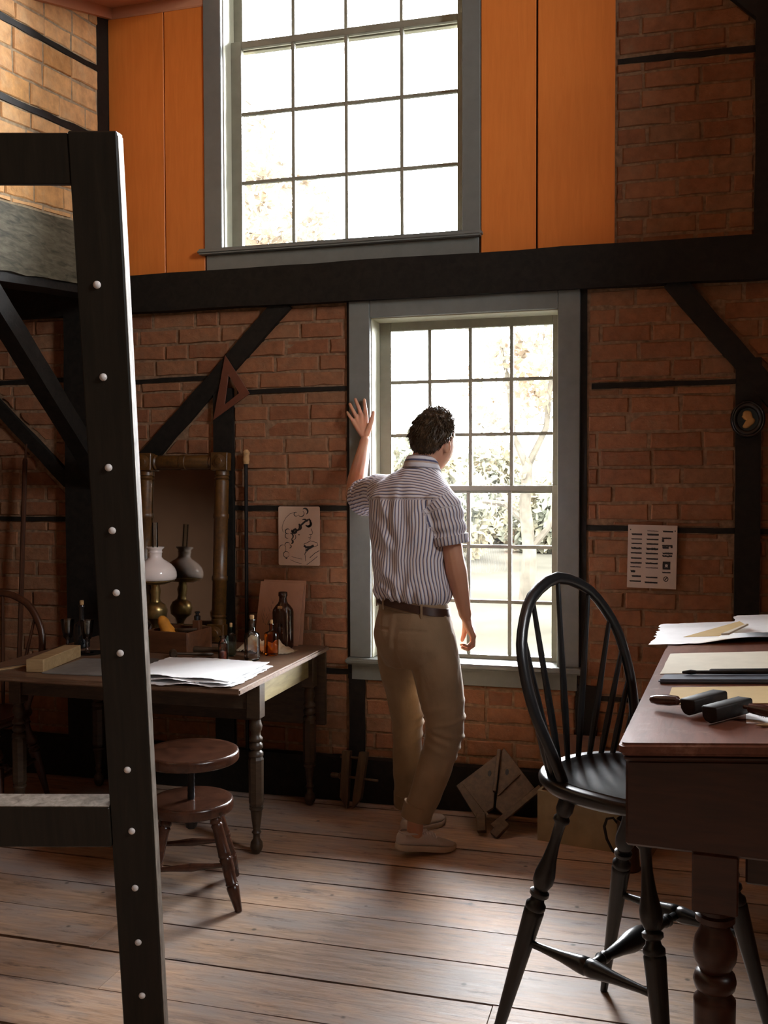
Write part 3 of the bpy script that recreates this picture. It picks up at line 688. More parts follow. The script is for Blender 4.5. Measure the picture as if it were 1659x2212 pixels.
# ------------------------------------------------------------------ drop-leaf work table under the wall
tt = thing('work_table', 'long brown drop-leaf work table with turned legs, bottles and papers on it', 'table', (-2.145, -0.58, 0))
MB().box(-.59, .635, -.52, .495, .716, .74).build('top', MT['tabletop'], tt, True, 0.006, bseg=2)
MB().box(-.56, .625, .470, .492, .37, .713).build('drop_leaf', MT['tablebody'], tt, True, 0.004)
for q, m in (((-.53, .53, -.205, -.182, .59, .7155), MT['tablebody']), ((-.53, .53, .43, .453, .59, .7155), MT['tablebody']), ((.545, .568, -.15, .40, .605, .7155), MT['apron_lit']), ((-.568, -.545, -.15, .40, .605, .7155), MT['tablebody'])):  # only the right end apron takes the lit colour
    MB().box(*q).build('apron', m, tt, True, 0.002)
TLEG = [(0, .026), (.01, .020), (.03, .022), (.05, .027), (.075, .024), (.09, .019), (.11, .020), (.125, .028), (.14, .028), (.15, .02), (.165, .028), (.185, .028), (.2, .02), (.215, .030), (.235, .030)]
TLEG2 = [(0, .029), (.02, .027), (.06, .029), (.09, .024), (.28, .020), (.5, .014), (.55, .020), (.6, .014), (.68, .014), (.76, .024), (.86, .026), (.95, .02), (1, .012)]
for sx in (1, -1):
    for y in (-.188, .44):
        x = sx*.556
        lg = MB().box(x-.029, x+.029, y-.029, y+.029, .555, .7155).build('leg', MT['apron_lit'] if False else MT['tablebody'], tt, True, 0.003)
        MB().turned((x, y, .555), (x, y, .40), [(a/.235, r) for a, r in TLEG], 16).build('turning', MT['tablebody'], lg, True, angle=50)
        MB().rings([[V(x+math.cos(math.pi/8+math.pi/4*j)*r, y+math.sin(math.pi/8+math.pi/4*j)*r, z) for j in range(8)] for z, r in ((.405, .024), (.385, .031), (.21, .030), (.19, .024))]).build('octagon_shaft', MT['tablebody'], lg, False)
        MB().turned((x, y, .195), (x, y, 0), TLEG2, 16).build('foot', MT['tablebody'], lg, True, angle=50)

# ------------------------------------------------------------------ adjustable stool
so = thing('stool', 'round dark red-brown screw stool with two stacked discs in front of the work table', 'stool', (-1.652, -1.216, 0), TH)
def disc(name, r, z0, z1, dish):
    rr = []
    for k, z in ((.02, z1-dish), (.5, z1-dish*.8), (.85, z1-dish*.2), (.95, z1), (.985, z1-.003), (1.0, z1-.010), (1.0, z0+.008), (.98, z0+.002), (.94, z0), (.02, z0)):
        rr.append([V(r*k*math.cos(2*math.pi*j/40), r*k*math.sin(2*math.pi*j/40), z) for j in range(40)])
    return MB().rings(rr).build(name, MT['stool'], so, True, angle=60)
disc('seat', .174, .497, .537, .010); disc('lower_disc', .152, .318, .360, .003)
MB().turned((0, 0, .50), (0, 0, .25), [(i/25, .014 if i % 2 else .012) for i in range(26)], 12).build('screw', MT['iron'], so)
MB().turned((0, 0, .32), (0, 0, .255), [(0, .03), (.6, .026), (1, .02)], 12).build('screw_socket', MT['iron'], so)
SP = [(0, .016), (.05, .019), (.08, .022), (.1, .018), (.12, .022), (.15, .019), (.4, .0215), (.43, .0235), (.45, .020), (.47, .0235), (.5, .021), (.70, .0205), (.72, .023), (.735, .019), (.75, .0225), (.8, .021), (1, .0125)]
ft = []
for a in (-35, 55, 145, 235):
    ca, sa = math.cos(math.radians(a)), math.sin(math.radians(a)); top = V(.115*ca, .115*sa, .325); bot = V(.232*ca, .232*sa, 0); ft.append((top, bot))
    MB().turned(tuple(top), tuple(bot), SP, 14).build('leg', MT['stool'], so, True, angle=50)
for (i, j, t) in ((0, 3, .53), (1, 2, .53), (0, 1, .72), (2, 3, .72)):
    a = ft[i][0].lerp(ft[i][1], t); b = ft[j][0].lerp(ft[j][1], t)
    MB().turned(tuple(a), tuple(b), [(0, .008), (.2, .009), (.5, .015), (.8, .009), (1, .008)], 12).build('stretcher', MT['stool'], so)

# ------------------------------------------------------------------ things on the work table
TZ = 0.7405
MT['gilt'] = wood('dull_gilt_frame', (0.050, 0.021, 0.004), (0.125, 0.055, 0.009), 0.4, (10, 10, 10), 5, 0.2, 0.0, 0.6)
MT['mirror'] = NT('old_silvered_glass').set(Metallic=1.0, Roughness=0.07).m; MT['mirror'].node_tree.nodes['Principled BSDF'].inputs['Base Color'].default_value = (0.55, 0.52, 0.47, 1)
MT['milk'] = NT('white_opal_glass').set(Roughness=0.12).m; MT['milk'].node_tree.nodes['Principled BSDF'].inputs['Base Color'].default_value = (0.80, 0.72, 0.68, 1)
MT['brass'] = flat('aged_brass', (0.28, 0.20, 0.08), 0.3, 30, 0.2, 0.05, 0.5, 0.9)
MT['clearglass'] = glassmat('thin_clear_glass', (0.93, 0.95, 0.93))
MT['g_clear'] = glassmat('clear_bottle_glass', (0.90, 0.87, 0.80))
MT['g_amber'] = glassmat('amber_bottle_glass', (0.80, 0.36, 0.06))
MT['g_aqua'] = glassmat('aqua_bottle_glass', (0.62, 0.80, 0.74))
MT['g_dark'] = flat('dark_bottle_glass', (0.008, 0.009, 0.010), 0.06, 20, 0.1, 0, 0.8)
MT['g_olive'] = flat('olive_bottle_glass', (0.05, 0.045, 0.015), 0.08, 20, 0.1, 0, 0.7)
MT['stone'] = flat('brown_glazed_stoneware', (0.038, 0.015, 0.007), 0.10, 12, 0.25, 0.02, 0.6)
MT['cork'] = flat('cork', (0.42, 0.25, 0.11), 0.9, 60, 0.3, 0.2)
MT['redpowder'] = flat('red_pigment', (0.55, 0.10, 0.04), 0.9, 60, 0.25, 0.1)
MT['boxwood'] = wood('red_brown_box_wood', (0.085, 0.030, 0.012), (0.15, 0.06, 0.024), 0.45, (3, 12, 12), 3, 0.1, 0.1, 0.5)
MT['gourd'] = flat('orange_gourd_skin', (0.58, 0.24, 0.03), 0.4, 20, 0.2, 0.1, 0.5)
MT['cloth'] = flat('cream_linen', (0.66, 0.58, 0.42), 0.9, 40, 0.1, 0.2, 0.2)
MT['board'] = flat('pinkish_drawing_board', (0.50, 0.30, 0.20), 0.7, 14, 0.08, 0.05, 0.3)
MT['pewter'] = flat('dull_pewter', (0.22, 0.21, 0.20), 0.4, 20, 0.15, 0.05, 0.5, 0.7)
MT['slatebd'] = flat('grey_slate_board', (0.19, 0.18, 0.165), 0.5, 20, 0.15, 0.05, 0.5)
def lathe(mb, prof, x=0, y=0, seg=24):
    return mb.rings([[V(x+r*math.cos(2*math.pi*j/seg), y+r*math.sin(2*math.pi*j/seg), z) for j in range(seg)] for z, r in prof])
def sq(mb, prof, seg=32, p=5.0, asp=1.0):
    rr = []
    for z, r, k in prof:
        ring = []
        for j in range(seg):
            a = 2*math.pi*j/seg; c, s = math.cos(a), math.sin(a)
            q = (abs(c)**p+abs(s)**p)**(-1/p); q = 1+(q-1)*k
            ring.append(V(r*q*c, r*q*s*asp, z))
        rr.append(ring)
    return mb.rings(rr)
# mirror: heavy frame leaning against the wall
bl, br_, tl = V(-2.500, -0.125, .742), V(-2.008, -0.125, .742), V(-2.440, -0.062, 1.652)
ex = (br_-bl).normalized(); ez = (tl-bl).normalized(); ez = (ez-ex*ez.dot(ex)).normalized(); ey = ez.cross(ex)
MM = Matrix((ex, ey, ez)).transposed().to_4x4(); MM.translation = bl
mi = thing('mirror', 'tall old mirror in a gilt column frame leaning on the wall behind the table', 'mirror', matrix=MM)
MW, MH, B = .490, .905, .085
MB().box(.02, MW-.02, .004, .022, .02, MH-.02).build('backboard', MT['tablebody'], mi, False)
MB().box(B-.006, MW-B+.006, -.001, .003, B-.006, MH-B+.006).build('glass', MT['mirror'], mi, False)
for x in (B/2, MW-B/2):
    MB().turned((x, -.005, B), (x, -.005, MH-B), [(0, .034), (.03, .036), (.035, .03), (.05, .036), (.06, .03), (.07, .0345), (.28, .034), (.285, .038), (.31, .038), (.315, .034), (.685, .034), (.69, .038), (.715, .038), (.72, .034), (.93, .0345), (.94, .03), (.95, .036), (.965, .03), (.97, .036), (1, .034)], 16).build('column', MT['gilt'], mi, True, angle=50)
for z in (B/2, MH-B/2):
    MB().turned((B, -.005, z), (MW-B, -.005, z), [(0, .034), (.04, .037), (.06, .03), (.1, .035), (.45, .034), (.46, .038), (.54, .038), (.55, .034), (.9, .035), (.94, .03), (.96, .037), (1, .034)], 16).build('column', MT['gilt'], mi, True, angle=50)
    for x in (B/2, MW-B/2):
        bk = MB().box(x-.043, x+.043, -.046, .004, z-.043, z+.043).build('corner_block', MT['gilt'], mi, True, 0.003)
        MB().turned((x, -.044, z), (x, -.056, z), [(0, .034), (.3, .034), (.5, .028), (.6, .020), (.9, .016), (1, .003)], 20).build('rosette', MT['gilt'], bk)
# lamp
la = thing('oil_lamp', 'oil lamp with a white opal glass shade standing before the mirror', 'lamp', (-2.320, -.245, TZ))
lathe(MB(), [(0, .058), (.008, .06), (.016, .045), (.03, .022), (.06, .014), (.09, .018), (.11, .03), (.125, .05), (.16, .056), (.185, .046), (.20, .025), (.22, .02), (.25, .026), (.27, .02), (.285, .02)]).build('base', MT['brass'], la)
lathe(MB(), [(.305, .092), (.309, .097), (.322, .1), (.342, .098), (.360, .090), (.378, .074), (.392, .054), (.402, .038), (.412, .030), (.430, .031), (.436, .034), (.440, .031), (.448, .033), (.456, .042), (.460, .043), (.458, .038), (.45, .028), (.41, .026), (.390, .050), (.375, .070), (.357, .085), (.34, .092), (.32, .094), (.306, .089)], seg=36).build('shade', MT['milk'], la, True, angle=60)
lathe(MB(), [(.27, .018), (.34, .022), (.40, .014), (.575, .0135), (.575, .0125), (.40, .013), (.34, .021), (.27, .017)]).build('chimney', MT['clearglass'], la)
lathe(MB(), [(.285, .05), (.30, .09), (.304, .09), (.288, .048)]).build('shade_ring', MT['brass'], la)
# bottles
def bottle(name, label, loc, h, r, neck, nr, mat, square=0.0, corkh=.018, rot=0.0, asp=1.0, sh=.66):
    t = thing(name, label, 'bottle', loc, rot, None)
    pr = [(0, r*.86, square), (.004, r*.97, square), (.012, r, square), (h*sh, r, square), (h*(sh+.05), r*.93, square), (h*(sh+.11), nr*1.15, square*.3), (h*(sh+.14), nr, 0), (h*.94, nr, 0), (h*.945, nr*1.3, 0), (h*.985, nr*1.3, 0), (h, nr*1.05, 0)]
    sq(MB(), pr, 32, 5, asp).build('body', mat, t, True, angle=50)
    if corkh: lathe(MB(), [(h-.002, nr*.75), (h+corkh*.7, nr*.85), (h+corkh, nr*.7)], seg=12).build('cork', MT['cork'], t)
    return t
stb = thing('stoneware_bottle', 'tall brown glazed stoneware bottle at the right end of the work table', 'bottle', (-1.699, -.186, TZ))
lathe(MB(), [(0, .043), (.004, .047), (.01, .048), (.165, .049), (.178, .046), (.195, .034), (.205, .024), (.215, .019), (.228, .0175), (.236, .0185), (.240, .0215), (.256, .0205), (.259, .016)], seg=32).build('body', MT['stone'], stb, True, angle=50)
MB().box(-.011, .011, -.0405, -.032, .172, .196).build('paper_seal', MT['cork'], stb, True, .002)
bottle('glass_bottle', 'square amber glass bottle with a cork, standing left of the tall stoneware bottle', (-1.672, -.395, TZ), .142, .0285, .08, .0085, MT['g_amber'], .85, .016)
bottle('glass_bottle', 'tall clear glass bottle with a cork, standing nearest the paper sheets', (-1.708, -.525, TZ), .178, .0315, .1, .0115, MT['g_clear'], .7, .016, 0, .8, .60)
bottle('glass_bottle', 'small aqua glass bottle with a cork, behind the little vial of red pigment', (-1.838, -.455, TZ), .130, .0205, .08, .008, MT['g_aqua'], .8, .016)
vi = bottle('glass_vial', 'little stopperless clear glass vial with red pigment in it', (-1.822, -.572, TZ), .108, .0205, .05, .0125, MT['g_clear'], .0, 0, 0, 1, .70)
lathe(MB(), [(.005, .016), (.03, .0165), (.04, .012)], seg=16).build('pigment', MT['redpowder'], vi)
bottle('glass_bottle', 'dark olive corked bottle half hidden by the easel post', (-2.205, -.560, TZ), .125, .024, .08, .010, MT['g_olive'], 0, .03)
bottle('decanter', 'black glass decanter standing in shadow behind the wine glasses', (-2.600, -.43, TZ), .20, .036, .1, .012, MT['g_dark'], 0, .02, 0, 1, .5)
def goblet(label, loc):
    t = thing('wine_glass', label, 'glass', loc)
    lathe(MB(), [(0, .027), (.002, .028), (.006, .012), (.03, .005), (.04, .009), (.048, .005), (.056, .009), (.066, .019), (.09, .024), (.145, .031), (.145, .0298), (.09, .0225), (.068, .016), (.062, .002)], seg=28).build('bowl', MT['clearglass'], t, True, angle=60)
    return t
goblet('stemmed wine glass on the dark tray nearest the easel post', (-2.487, -.565, TZ+.004)); goblet('stemmed wine glass behind the end of the long wooden block', (-2.607, -.535, TZ))
ty = thing('tray', 'small round dark tray under the wine glass by the easel', 'tray', (-2.475, -.56, TZ)); lathe(MB(), [(0, .050), (.0035, .058), (.006, .060), (.0045, .056), (.003, .05), (.003, .002)]).build('dish', MT['iron'], ty)
# open box with a gourd and small things in it
bo = thing('wooden_box', 'open red-brown wooden box before the mirror holding a gourd', 'box', (-2.140, -.37, TZ), math.radians(-6))
for q in ((-.115, .115, -.105, -.095, 0, .098), (-.115, .115, .095, .105, 0, .098), (-.115, -.106, -.095, .095, 0, .096), (.106, .115, -.095, .095, 0, .096)): MB().box(*q).build('side', MT['boxwood'], bo, True, 0.002)
MB().box(-.106, .106, -.095, .095, 0.002, .010).build('bottom', MT['boxwood'], bo, False)
go = thing('gourd', 'orange pear-shaped gourd lying in the open wooden box', 'gourd', (-2.175, -.395, TZ+.066))
MB().turned((-.045, .01, .088), (.032, -.015, -.028), [(0, .004), (.05, .016), (.2, .026), (.4, .027), (.6, .034), (.8, .040), (.93, .031), (1, .006)], 18).build('skin', MT['gourd'], go)
sh_ = thing('shell', 'small pale yellow shell beside the gourd in the box', 'shell', (-2.110, -.395, TZ+.088)); MB().turned((-.02, 0, 0), (.02, .004, .004), [(0, .002), (.2, .010), (.5, .014), (.8, .009), (1, .002)], 12).build('whorl', MT['palewood'], sh_)
rt = thing('root', 'brown knobbly root lying across the open box', 'root', (-2.095, -.41, TZ+.086)); MB().tube([(-.05, .02, .006), (-.02, 0, .010), (.02, -.004, .012), (.06, .01, .018)], [.008, .011, .010, .006], 9).build('stem', MT['tablebody'], rt)
wbk = thing('wood_block', 'small upright red-brown wooden block at the back of the open box', 'block', (-2.065, -.325, TZ+.0105)); MB().box(-.017, .017, -.017, .017, 0, .123).build('block', MT['boxwood'], wbk, True, 0.002)
ib = thing('ink_bottle', 'tiny dark ink bottle standing on the small wooden block', 'bottle', (-2.065, -.325, TZ+.134)); lathe(MB(), [(0, .014), (.018, .015), (.022, .008), (.03, .008), (.032, .013), (.038, .012)], seg=16).build('body', MT['g_dark'], ib)
# crumpled linen
cl = thing('linen_cloth', 'crumpled cream linen rag lying behind the clear and amber bottles', 'cloth', (-1.735, -.275, TZ))
def crumple(x, y):
    n = noise.noise(Vector((x*26, y*26, 1.7)))+.6*noise.noise(Vector((x*60, y*50, 5)))
    ed = max(0, 1-((x/.115)**2+(y/.09)**2)**1.5)
    return .003+max(0, .030*ed*(.8+1.1*n)+.050*math.exp(-((x+.075)/.045)**2-((y+.02)/.05)**2))
sheet('fabric', MT['cloth'], cl, -.115, .13, -.085, .020, 0, .0015, .012, crumple, 44, 34, 9)
# drawing boards against the wall
for k, (x0, x1, yb, h, lab) in enumerate(((-1.868, -1.648, -.128, .298, 'front pinkish drawing board with a faint figure sketch, leaning on the wall'), (-1.850, -1.636, -.100, .302, 'rear drawing board leaning on the wall, its top edge showing behind the sketch'))):
    a = math.atan2(-yb-.045+.014*(k == 0)*-1, h)
    mx_ = Matrix.Translation((x0, yb, TZ)) @ Matrix.Rotation(math.radians(1.5 if k == 0 else 0), 4, 'Y') @ Matrix.Rotation(-a, 4, 'X')
    t = thing('drawing_board', lab, 'board', matrix=mx_)
    MB().box(0, x1-x0, -.003, .003, 0, h).build('panel', MT['board'], t, True, .001)
    if k == 0:
        mb = MB(); rnd = random.Random(4)
        for i in range(26):
            x = .03+rnd.random()*.11; z = .08+rnd.random()*.12; L = rnd.uniform(.015, .05); an = rnd.uniform(1.1, 2.2); w = .0012
            dx, dz = math.cos(an), math.sin(an)
            mb.add([V(x-dz*w, -.0034, z+dx*w), V(x+dz*w, -.0034, z-dx*w), V(x+dx*L, -.0034, z+dz*L)], [(0, 1, 2)])
        tag(mb.build('sketch_lines', MT['inkgrey'], t, False), kind='stuff')
# dabber, pestle, palette knives
db = thing('mallet', 'turned wooden mallet with a spool-shaped head lying before the wooden box', 'mallet', (-2.065, -.560, TZ+.018), math.radians(30))
MB().turned((0, -.028, 0), (0, .026, 0), [(0, .012), (.15, .0175), (.35, .016), (.5, .009), (.65, .016), (.85, .0175), (1, .011)], 16).build('head', MT['tablebody'], db)
MB().turned((.006, 0, 0), (.175, 0, -.010), [(0, .006), (.3, .0055), (.6, .007), (.95, .007), (1, .003)], 12).build('handle', MT['tablebody'], db)
ps = thing('pestle', 'dark turned wooden pestle lying behind the mallet', 'pestle', (-1.99, -.415, TZ+.016), math.radians(12))
MB().turned((-.07, 0, 0), (.085, 0, 0), [(0, .004), (.03, .013), (.25, .0155), (.45, .011), (.7, .010), (.95, .011), (1, .004)], 14).build('body', MT['tablebody'], ps)
for k, (lab, loc, rz) in enumerate((('palette knife with a black handle lying beside the vial, the left one of the two', (-1.965, -.545, TZ+.0005), -.45), ('palette knife with a pale blade in front of the little vial', (-1.835, -.625, TZ+.0005), .12))):
    t = thing('palette_knife', lab, 'knife', loc, rz, None)
    MB().box(0, .075, -.009, .009, .004, .0055).build('blade', MT['pewter'] if k == 0 else MT['paper_white'], t, True, .0005)
    MB().tube([(.075, 0, .007), (.10, 0, .008), (.135, 0, .008)], [.005, .007, .006], 8).build('handle', MT['darktool'], t)
pt = thing('pewter_plate', 'dull grey pewter plate partly under the white paper sheets', 'plate', (-2.135, -.715, TZ)); lathe(MB(), [(0, .055), (.006, .085), (.0075, .086), (.0025, .054), (.0025, .002)], seg=32).build('dish', MT['pewter'], pt)
ps_ = thing('paper_stack', 'stack of white deckle-edged sheets overhanging the front of the work table', 'paper', (-1.79, -.875, TZ))
for k, (rot, dx, dy, w, hh) in enumerate(((.03, .006, -.012, .235, .215), (-.04, 0, 0, .232, .205), (.01, -.01, .014, .23, .20))):
    o = sheet('sheet', MT['paper_white'], ps_, -w, w, -hh, hh, .0095*k+.001, .001, .006, lambda x, y, k=k: .0025*math.sin(x*14+k)+.0026+(.004*math.sin(x*31+k*2)+.002)*max(0, (-y-.13)/.08), 40, 24, 20+k)
    o.rotation_euler = (0, 0, rot); o.location = (dx, dy, 0)
sb = thing('slate_board', 'thin grey slate board lying beside the long wooden block', 'slate', (-2.262, -.855, TZ), math.radians(3)); MB().box(-.15, .16, -.162, .165, .0, .006).build('slab', MT['slatebd'], sb, True, .001)
lb = thing('wood_block', 'long pale wooden block lying at the left end of the work table', 'block', (-2.476, -.83, TZ), math.radians(9)); MB().box(-.037, .037, -.18, .18, 0, .052).build('block', MT['palewood'], lb, True, .002)
ru = thing('ruler', 'pale wooden ruler with a dark edge sticking out left of the long block', 'ruler', (-2.60, -.955, TZ), math.radians(62))
MB().box(-.17, .12, -.018, .012, 0, .004).build('stick', MT['palewood'], ru, True, .001); MB().box(-.17, .12, .0125, .020, 0, .0045).build('dark_edge', MT['ink'], ru, True, .001)

# ------------------------------------------------------------------ things on the walls
ss = thing('set_square', 'open red-brown wooden set square hanging on the diagonal brace', 'set square', (-2.04, -.034, 1.95))
T = [(-.008, .168), (-.074, -.144), (.119, -.021)]; TI = [(.009, .072), (-.012, -.070), (.063, -.017)]
mb = MB(); n = 3; vs = []
for d in (0, -.006):
    vs += [V(x, d, z) for x, z in T]+[V(x, d, z) for x, z in TI]
fs = []
for i in range(3):
    j = (i+1) % 3
    fs += [(i, j, 3+j, 3+i), (6+j, 6+i, 9+i, 9+j), (i, 6+i, 6+j, j), (3+j, 9+j, 9+i, 3+i)]
MT['square'] = wood('red_set_square_wood', (0.11, 0.034, 0.018), (0.16, 0.052, 0.028), 0.4, (6, 6, 6), 3, 0.08, 0)
mb.add(vs, fs).build('frame', MT['square'], ss, True, .001)
def ribbon(mb, pts, w, y=-.0031):
    pts = [V(p[0], y, p[1]) for p in pts]
    if not isinstance(w, (list, tuple)): w = [w]*len(pts)
    L, R = [], []
    for i, p in enumerate(pts):
        t = (pts[min(i+1, len(pts)-1)]-pts[max(i-1, 0)]).normalized(); nrm = V(-t.z, 0, t.x); L.append(p+nrm*w[i]); R.append(p-nrm*w[i])
    vs = L+R; n = len(pts); mb.add(vs, [(i, i+1, n+i+1, n+i) for i in range(n-1)])
def arc(cx_, cz_, rx, rz, a0, a1, n=14): return [(cx_+rx*math.cos(math.radians(a0+(a1-a0)*i/n)), cz_+rz*math.sin(math.radians(a0+(a1-a0)*i/n))) for i in range(n+1)]
MT['card'] = flat('pinkish_card', (0.56, 0.42, 0.32), 0.7, 12, 0.06, 0.05, 0.3)
po = thing('portrait_drawing', 'ink drawing of a curly haired head in profile pinned to the brick wall', 'drawing', (-1.680, -.019, 1.248))
MB().prism(rrect(-.105, .105, -.141, .141, .008, 3), lambda u, v, d: V(u, -d, v), 0, .003).build('card', MT['card'], po, True, .0008)
mb = MB(); PX = lambda x, y: ((x-785)/5880.0, (1060-y)/6160.0)   # ink strokes, read off the drawing
def pl(pts, w): ribbon(mb, [PX(*p) for p in pts], w*1.5)
for c, r, a0, a1, w in (((700, 420), 60, 60, 330, .0009), ((850, 400), 90, 200, 420, .0010), ((960, 340), 90, -60, 130, .0022), ((1060, 690), 85, -150, 60, .0030), ((940, 680), 110, 20, 120, .0016), ((770, 800), 80, -120, 90, .0022), ((640, 900), 70, -200, 60, .0030), ((450, 930), 75, 40, 300, .0012), ((520, 1070), 90, -70, 90, .0018), ((450, 1060), 80, 100, 280, .0009), ((540, 1230), 60, -80, 80, .0024), ((440, 1330), 80, 30, 220, .0009), ((500, 1370), 50, -100, 90, .0012), ((400, 1610), 90, 0, 360, .0008), ((300, 1440), 110, 60, 190, .0008), ((600, 1090), 90, -90, 60, .0008)):
    ribbon(mb, [PX(c[0]+r*math.cos(math.radians(a0+(a1-a0)*i/12)), c[1]-r*math.sin(math.radians(a0+(a1-a0)*i/12))) for i in range(13)], [w*1.6*(.4+.9*math.sin(math.pi*i/12)) for i in range(13)])
for p, w in (([(680, 360), (520, 410), (400, 520), (320, 660), (280, 820), (310, 960)], .0007), ([(1060, 800), (1130, 720), (1120, 600), (1070, 560)], .0030), ([(850, 740), (960, 640), (1060, 580)], .0030), ([(580, 960), (640, 880), (700, 860)], .0034), ([(740, 910), (800, 830), (800, 700)], .0026),
             ([(1150, 840), (1190, 960), (1170, 1010), (1090, 1015)], .0009), ([(1130, 1040), (1140, 1090), (1060, 1110), (1130, 1130), (1100, 1170)], .0011), ([(1130, 1190), (1040, 1250), (940, 1290), (930, 1330)], .0009), ([(930, 1340), (1000, 1390), (1130, 1380), (1220, 1330)], .0034), ([(990, 1490), (1050, 1440), (1150, 1390)], .0028),
             ([(940, 1330), (990, 1430), (960, 1580), (980, 1800)], .0008), ([(1130, 1200), (1320, 1250), (1350, 1330)], .0008), ([(1340, 1330), (1100, 1420), (940, 1600)], .0008), ([(1390, 1480), (1250, 1560), (1100, 1700)], .0010), ([(1330, 1650), (1150, 1800), (1010, 1900)], .0008), ([(560, 1670), (720, 1710), (880, 1740)], .0006), ([(520, 1760), (700, 1840), (860, 1870)], .0006), ([(340, 1560), (390, 1480), (380, 1360)], .0007), ([(380, 1720), (430, 1730)], .0018), ([(760, 1020), (810, 1025)], .0012)):
    ribbon(mb, [PX(*q) for q in p], w*1.5)
tag(mb.build('ink_lines', MT['ink'], po, False), kind='stuff')
MT['sheetpaper'] = flat('aged_print_paper', (0.54, 0.46, 0.40), 0.7, 12, 0.06, 0.05, 0.3)
pr = thing('printed_sheet', 'pale printed sheet of type samples pinned to the brick wall right of the window', 'poster', (-.055, -.019, 1.178), 0)
pr.rotation_euler = (0, math.radians(1.0), math.radians(0))
MB().box(-.103, .103, -.002, 0, -.137, .137).build('paper', MT['sheetpaper'], pr, True, .0006)
mb = MB(); QX = lambda x, y: ((x-830)/6100.0, (985-y)/5970.0)
def bar2(x0, x1, y, h, sk=0, jag=0):
    n = 10; rnd = random.Random(int(x0+y)); a = []; b = []
    for i in range(n+1):
        x = x0+(x1-x0)*i/n
        a.append(QX(x, y-h/2-rnd.uniform(0, jag))); b.append(QX(x+(sk if i == 0 else 0), y+h/2+rnd.uniform(0, jag*.6)))
    vs = [V(p[0], -.0023, p[1]) for p in a]+[V(p[0], -.0023, p[1]) for p in b]; mb.add(vs, [(i, i+1, n+2+i, n+1+i) for i in range(n)])
for x0, x1, y, h, j in ((290, 565, 415, 42, 4), (285, 565, 538, 26, 3), (285, 565, 655, 28, 4), (285, 560, 780, 36, 16), (275, 565, 900, 32, 5), (285, 565, 1035, 38, 4), (275, 570, 1158, 34, 8), (270, 550, 1262, 18, 6), (285, 410, 1378, 50, 10), (315, 560, 1503, 40, 4), (260, 560, 1632, 34, 3),
                        (690, 990, 415, 46, 5), (675, 985, 538, 34, 4), (675, 985, 658, 34, 6), (675, 985, 785, 40, 20), (660, 980, 905, 32, 6), (675, 985, 1042, 34, 4), (660, 980, 1160, 34, 10), (665, 990, 1275, 16, 6), (675, 980, 1522, 32, 4), (650, 985, 1655, 40, 4), (1085, 1350, 325, 40, 3), (1065, 1310, 500, 34, 6), (1065, 1130, 560, 70, 4), (1070, 1340, 690, 34, 6), (1080, 1250, 740, 50, 8), (1290, 1345, 715, 60, 6), (1085, 1350, 890, 26, 22), (1085, 1340, 960, 26, 22), (1090, 1310, 1383, 28, 5), (690, 980, 320, 12, 4), (250, 280, 295, 30, 2), (1385, 1415, 310, 30, 2)):
    bar2(x0, x1, y, h, 18, j)
bar2(1105, 1300, 1130, 60, 0, 2); bar2(1105, 1300, 1280, 50, 0, 2)
for x in (1130, 1270): bar2(x-28, x+28, 1205, 110, 0, 2)
ribbon(mb, [QX(1200+45*math.cos(i*.449), 1205+45*math.sin(i*.449)) for i in range(15)], .0012, -.0023)
ribbon(mb, [QX(1195+55*math.cos(i*.449), 1550+60*math.sin(i*.449)) for i in range(15)], .0018, -.0023)
ribbon(mb, [QX(1170, 1580), QX(1215, 1510)], .0022, -.0023)
tag(mb.build('print', MT['ink'], pr, False), kind='stuff')
cm = thing('cameo', 'oval black frame with a cream bust in relief hanging on the dark post', 'picture', (.3285, -.040, 1.762))
mb = MB(); rr = []
for k, d in ((1.0, 0), (1.0, -.010), (.96, -.017), (.90, -.020), (.84, -.017), (.80, -.020), (.72, -.020), (.64, -.013), (.60, -.007), (.60, 0)):
    rr.append([V(.069*k*math.cos(2*math.pi*j/40), d, .079*k*math.sin(2*math.pi*j/40)) for j in range(40)])
mb.rings(rr, False, False, True).build('frame', MT['black'], cm, True, angle=60)
MT['teal'] = flat('dark_teal_ground', (0.008, 0.022, 0.026), 0.5, 20, 0.1, 0); MT['ivory'] = flat('yellowed_ivory', (0.50, 0.30, 0.10), 0.45, 30, 0.1, 0.05)
MB().prism([(.044*math.cos(2*math.pi*j/32), .052*math.sin(2*math.pi*j/32)) for j in range(32)], lambda u, v, d: V(u, -d, v), .001, .005).build('ground', MT['teal'], cm, False)
bp = [(740, 1270), (745, 1220), (800, 1120), (850, 1040), (800, 1000), (760, 960), (745, 930), (710, 890), (735, 840), (750, 740), (800, 680), (870, 665), (970, 670), (1030, 720), (1060, 800), (1080, 880), (1110, 940), (1160, 980), (1175, 1040), (1140, 1130), (1050, 1210), (950, 1290), (860, 1320), (790, 1310)]
BP = [((x-920)/8800.0, (985-y)/8800.0) for x, y in bp]; BP.reverse()
if area(BP) < 0: BP.reverse()
mb = MB(); cu = sum(p[0] for p in BP)/len(BP); cv = sum(p[1] for p in BP)/len(BP)
mb.rings([[V(cu+(u-cu)*k, -d, cv+(v-cv)*k) for u, v in BP] for k, d in ((1, .004), (1, .0065), (.86, .0095), (.6, .0115), (.3, .0125), (.02, .013))]).build('bust', MT['ivory'], cm, True, angle=70)
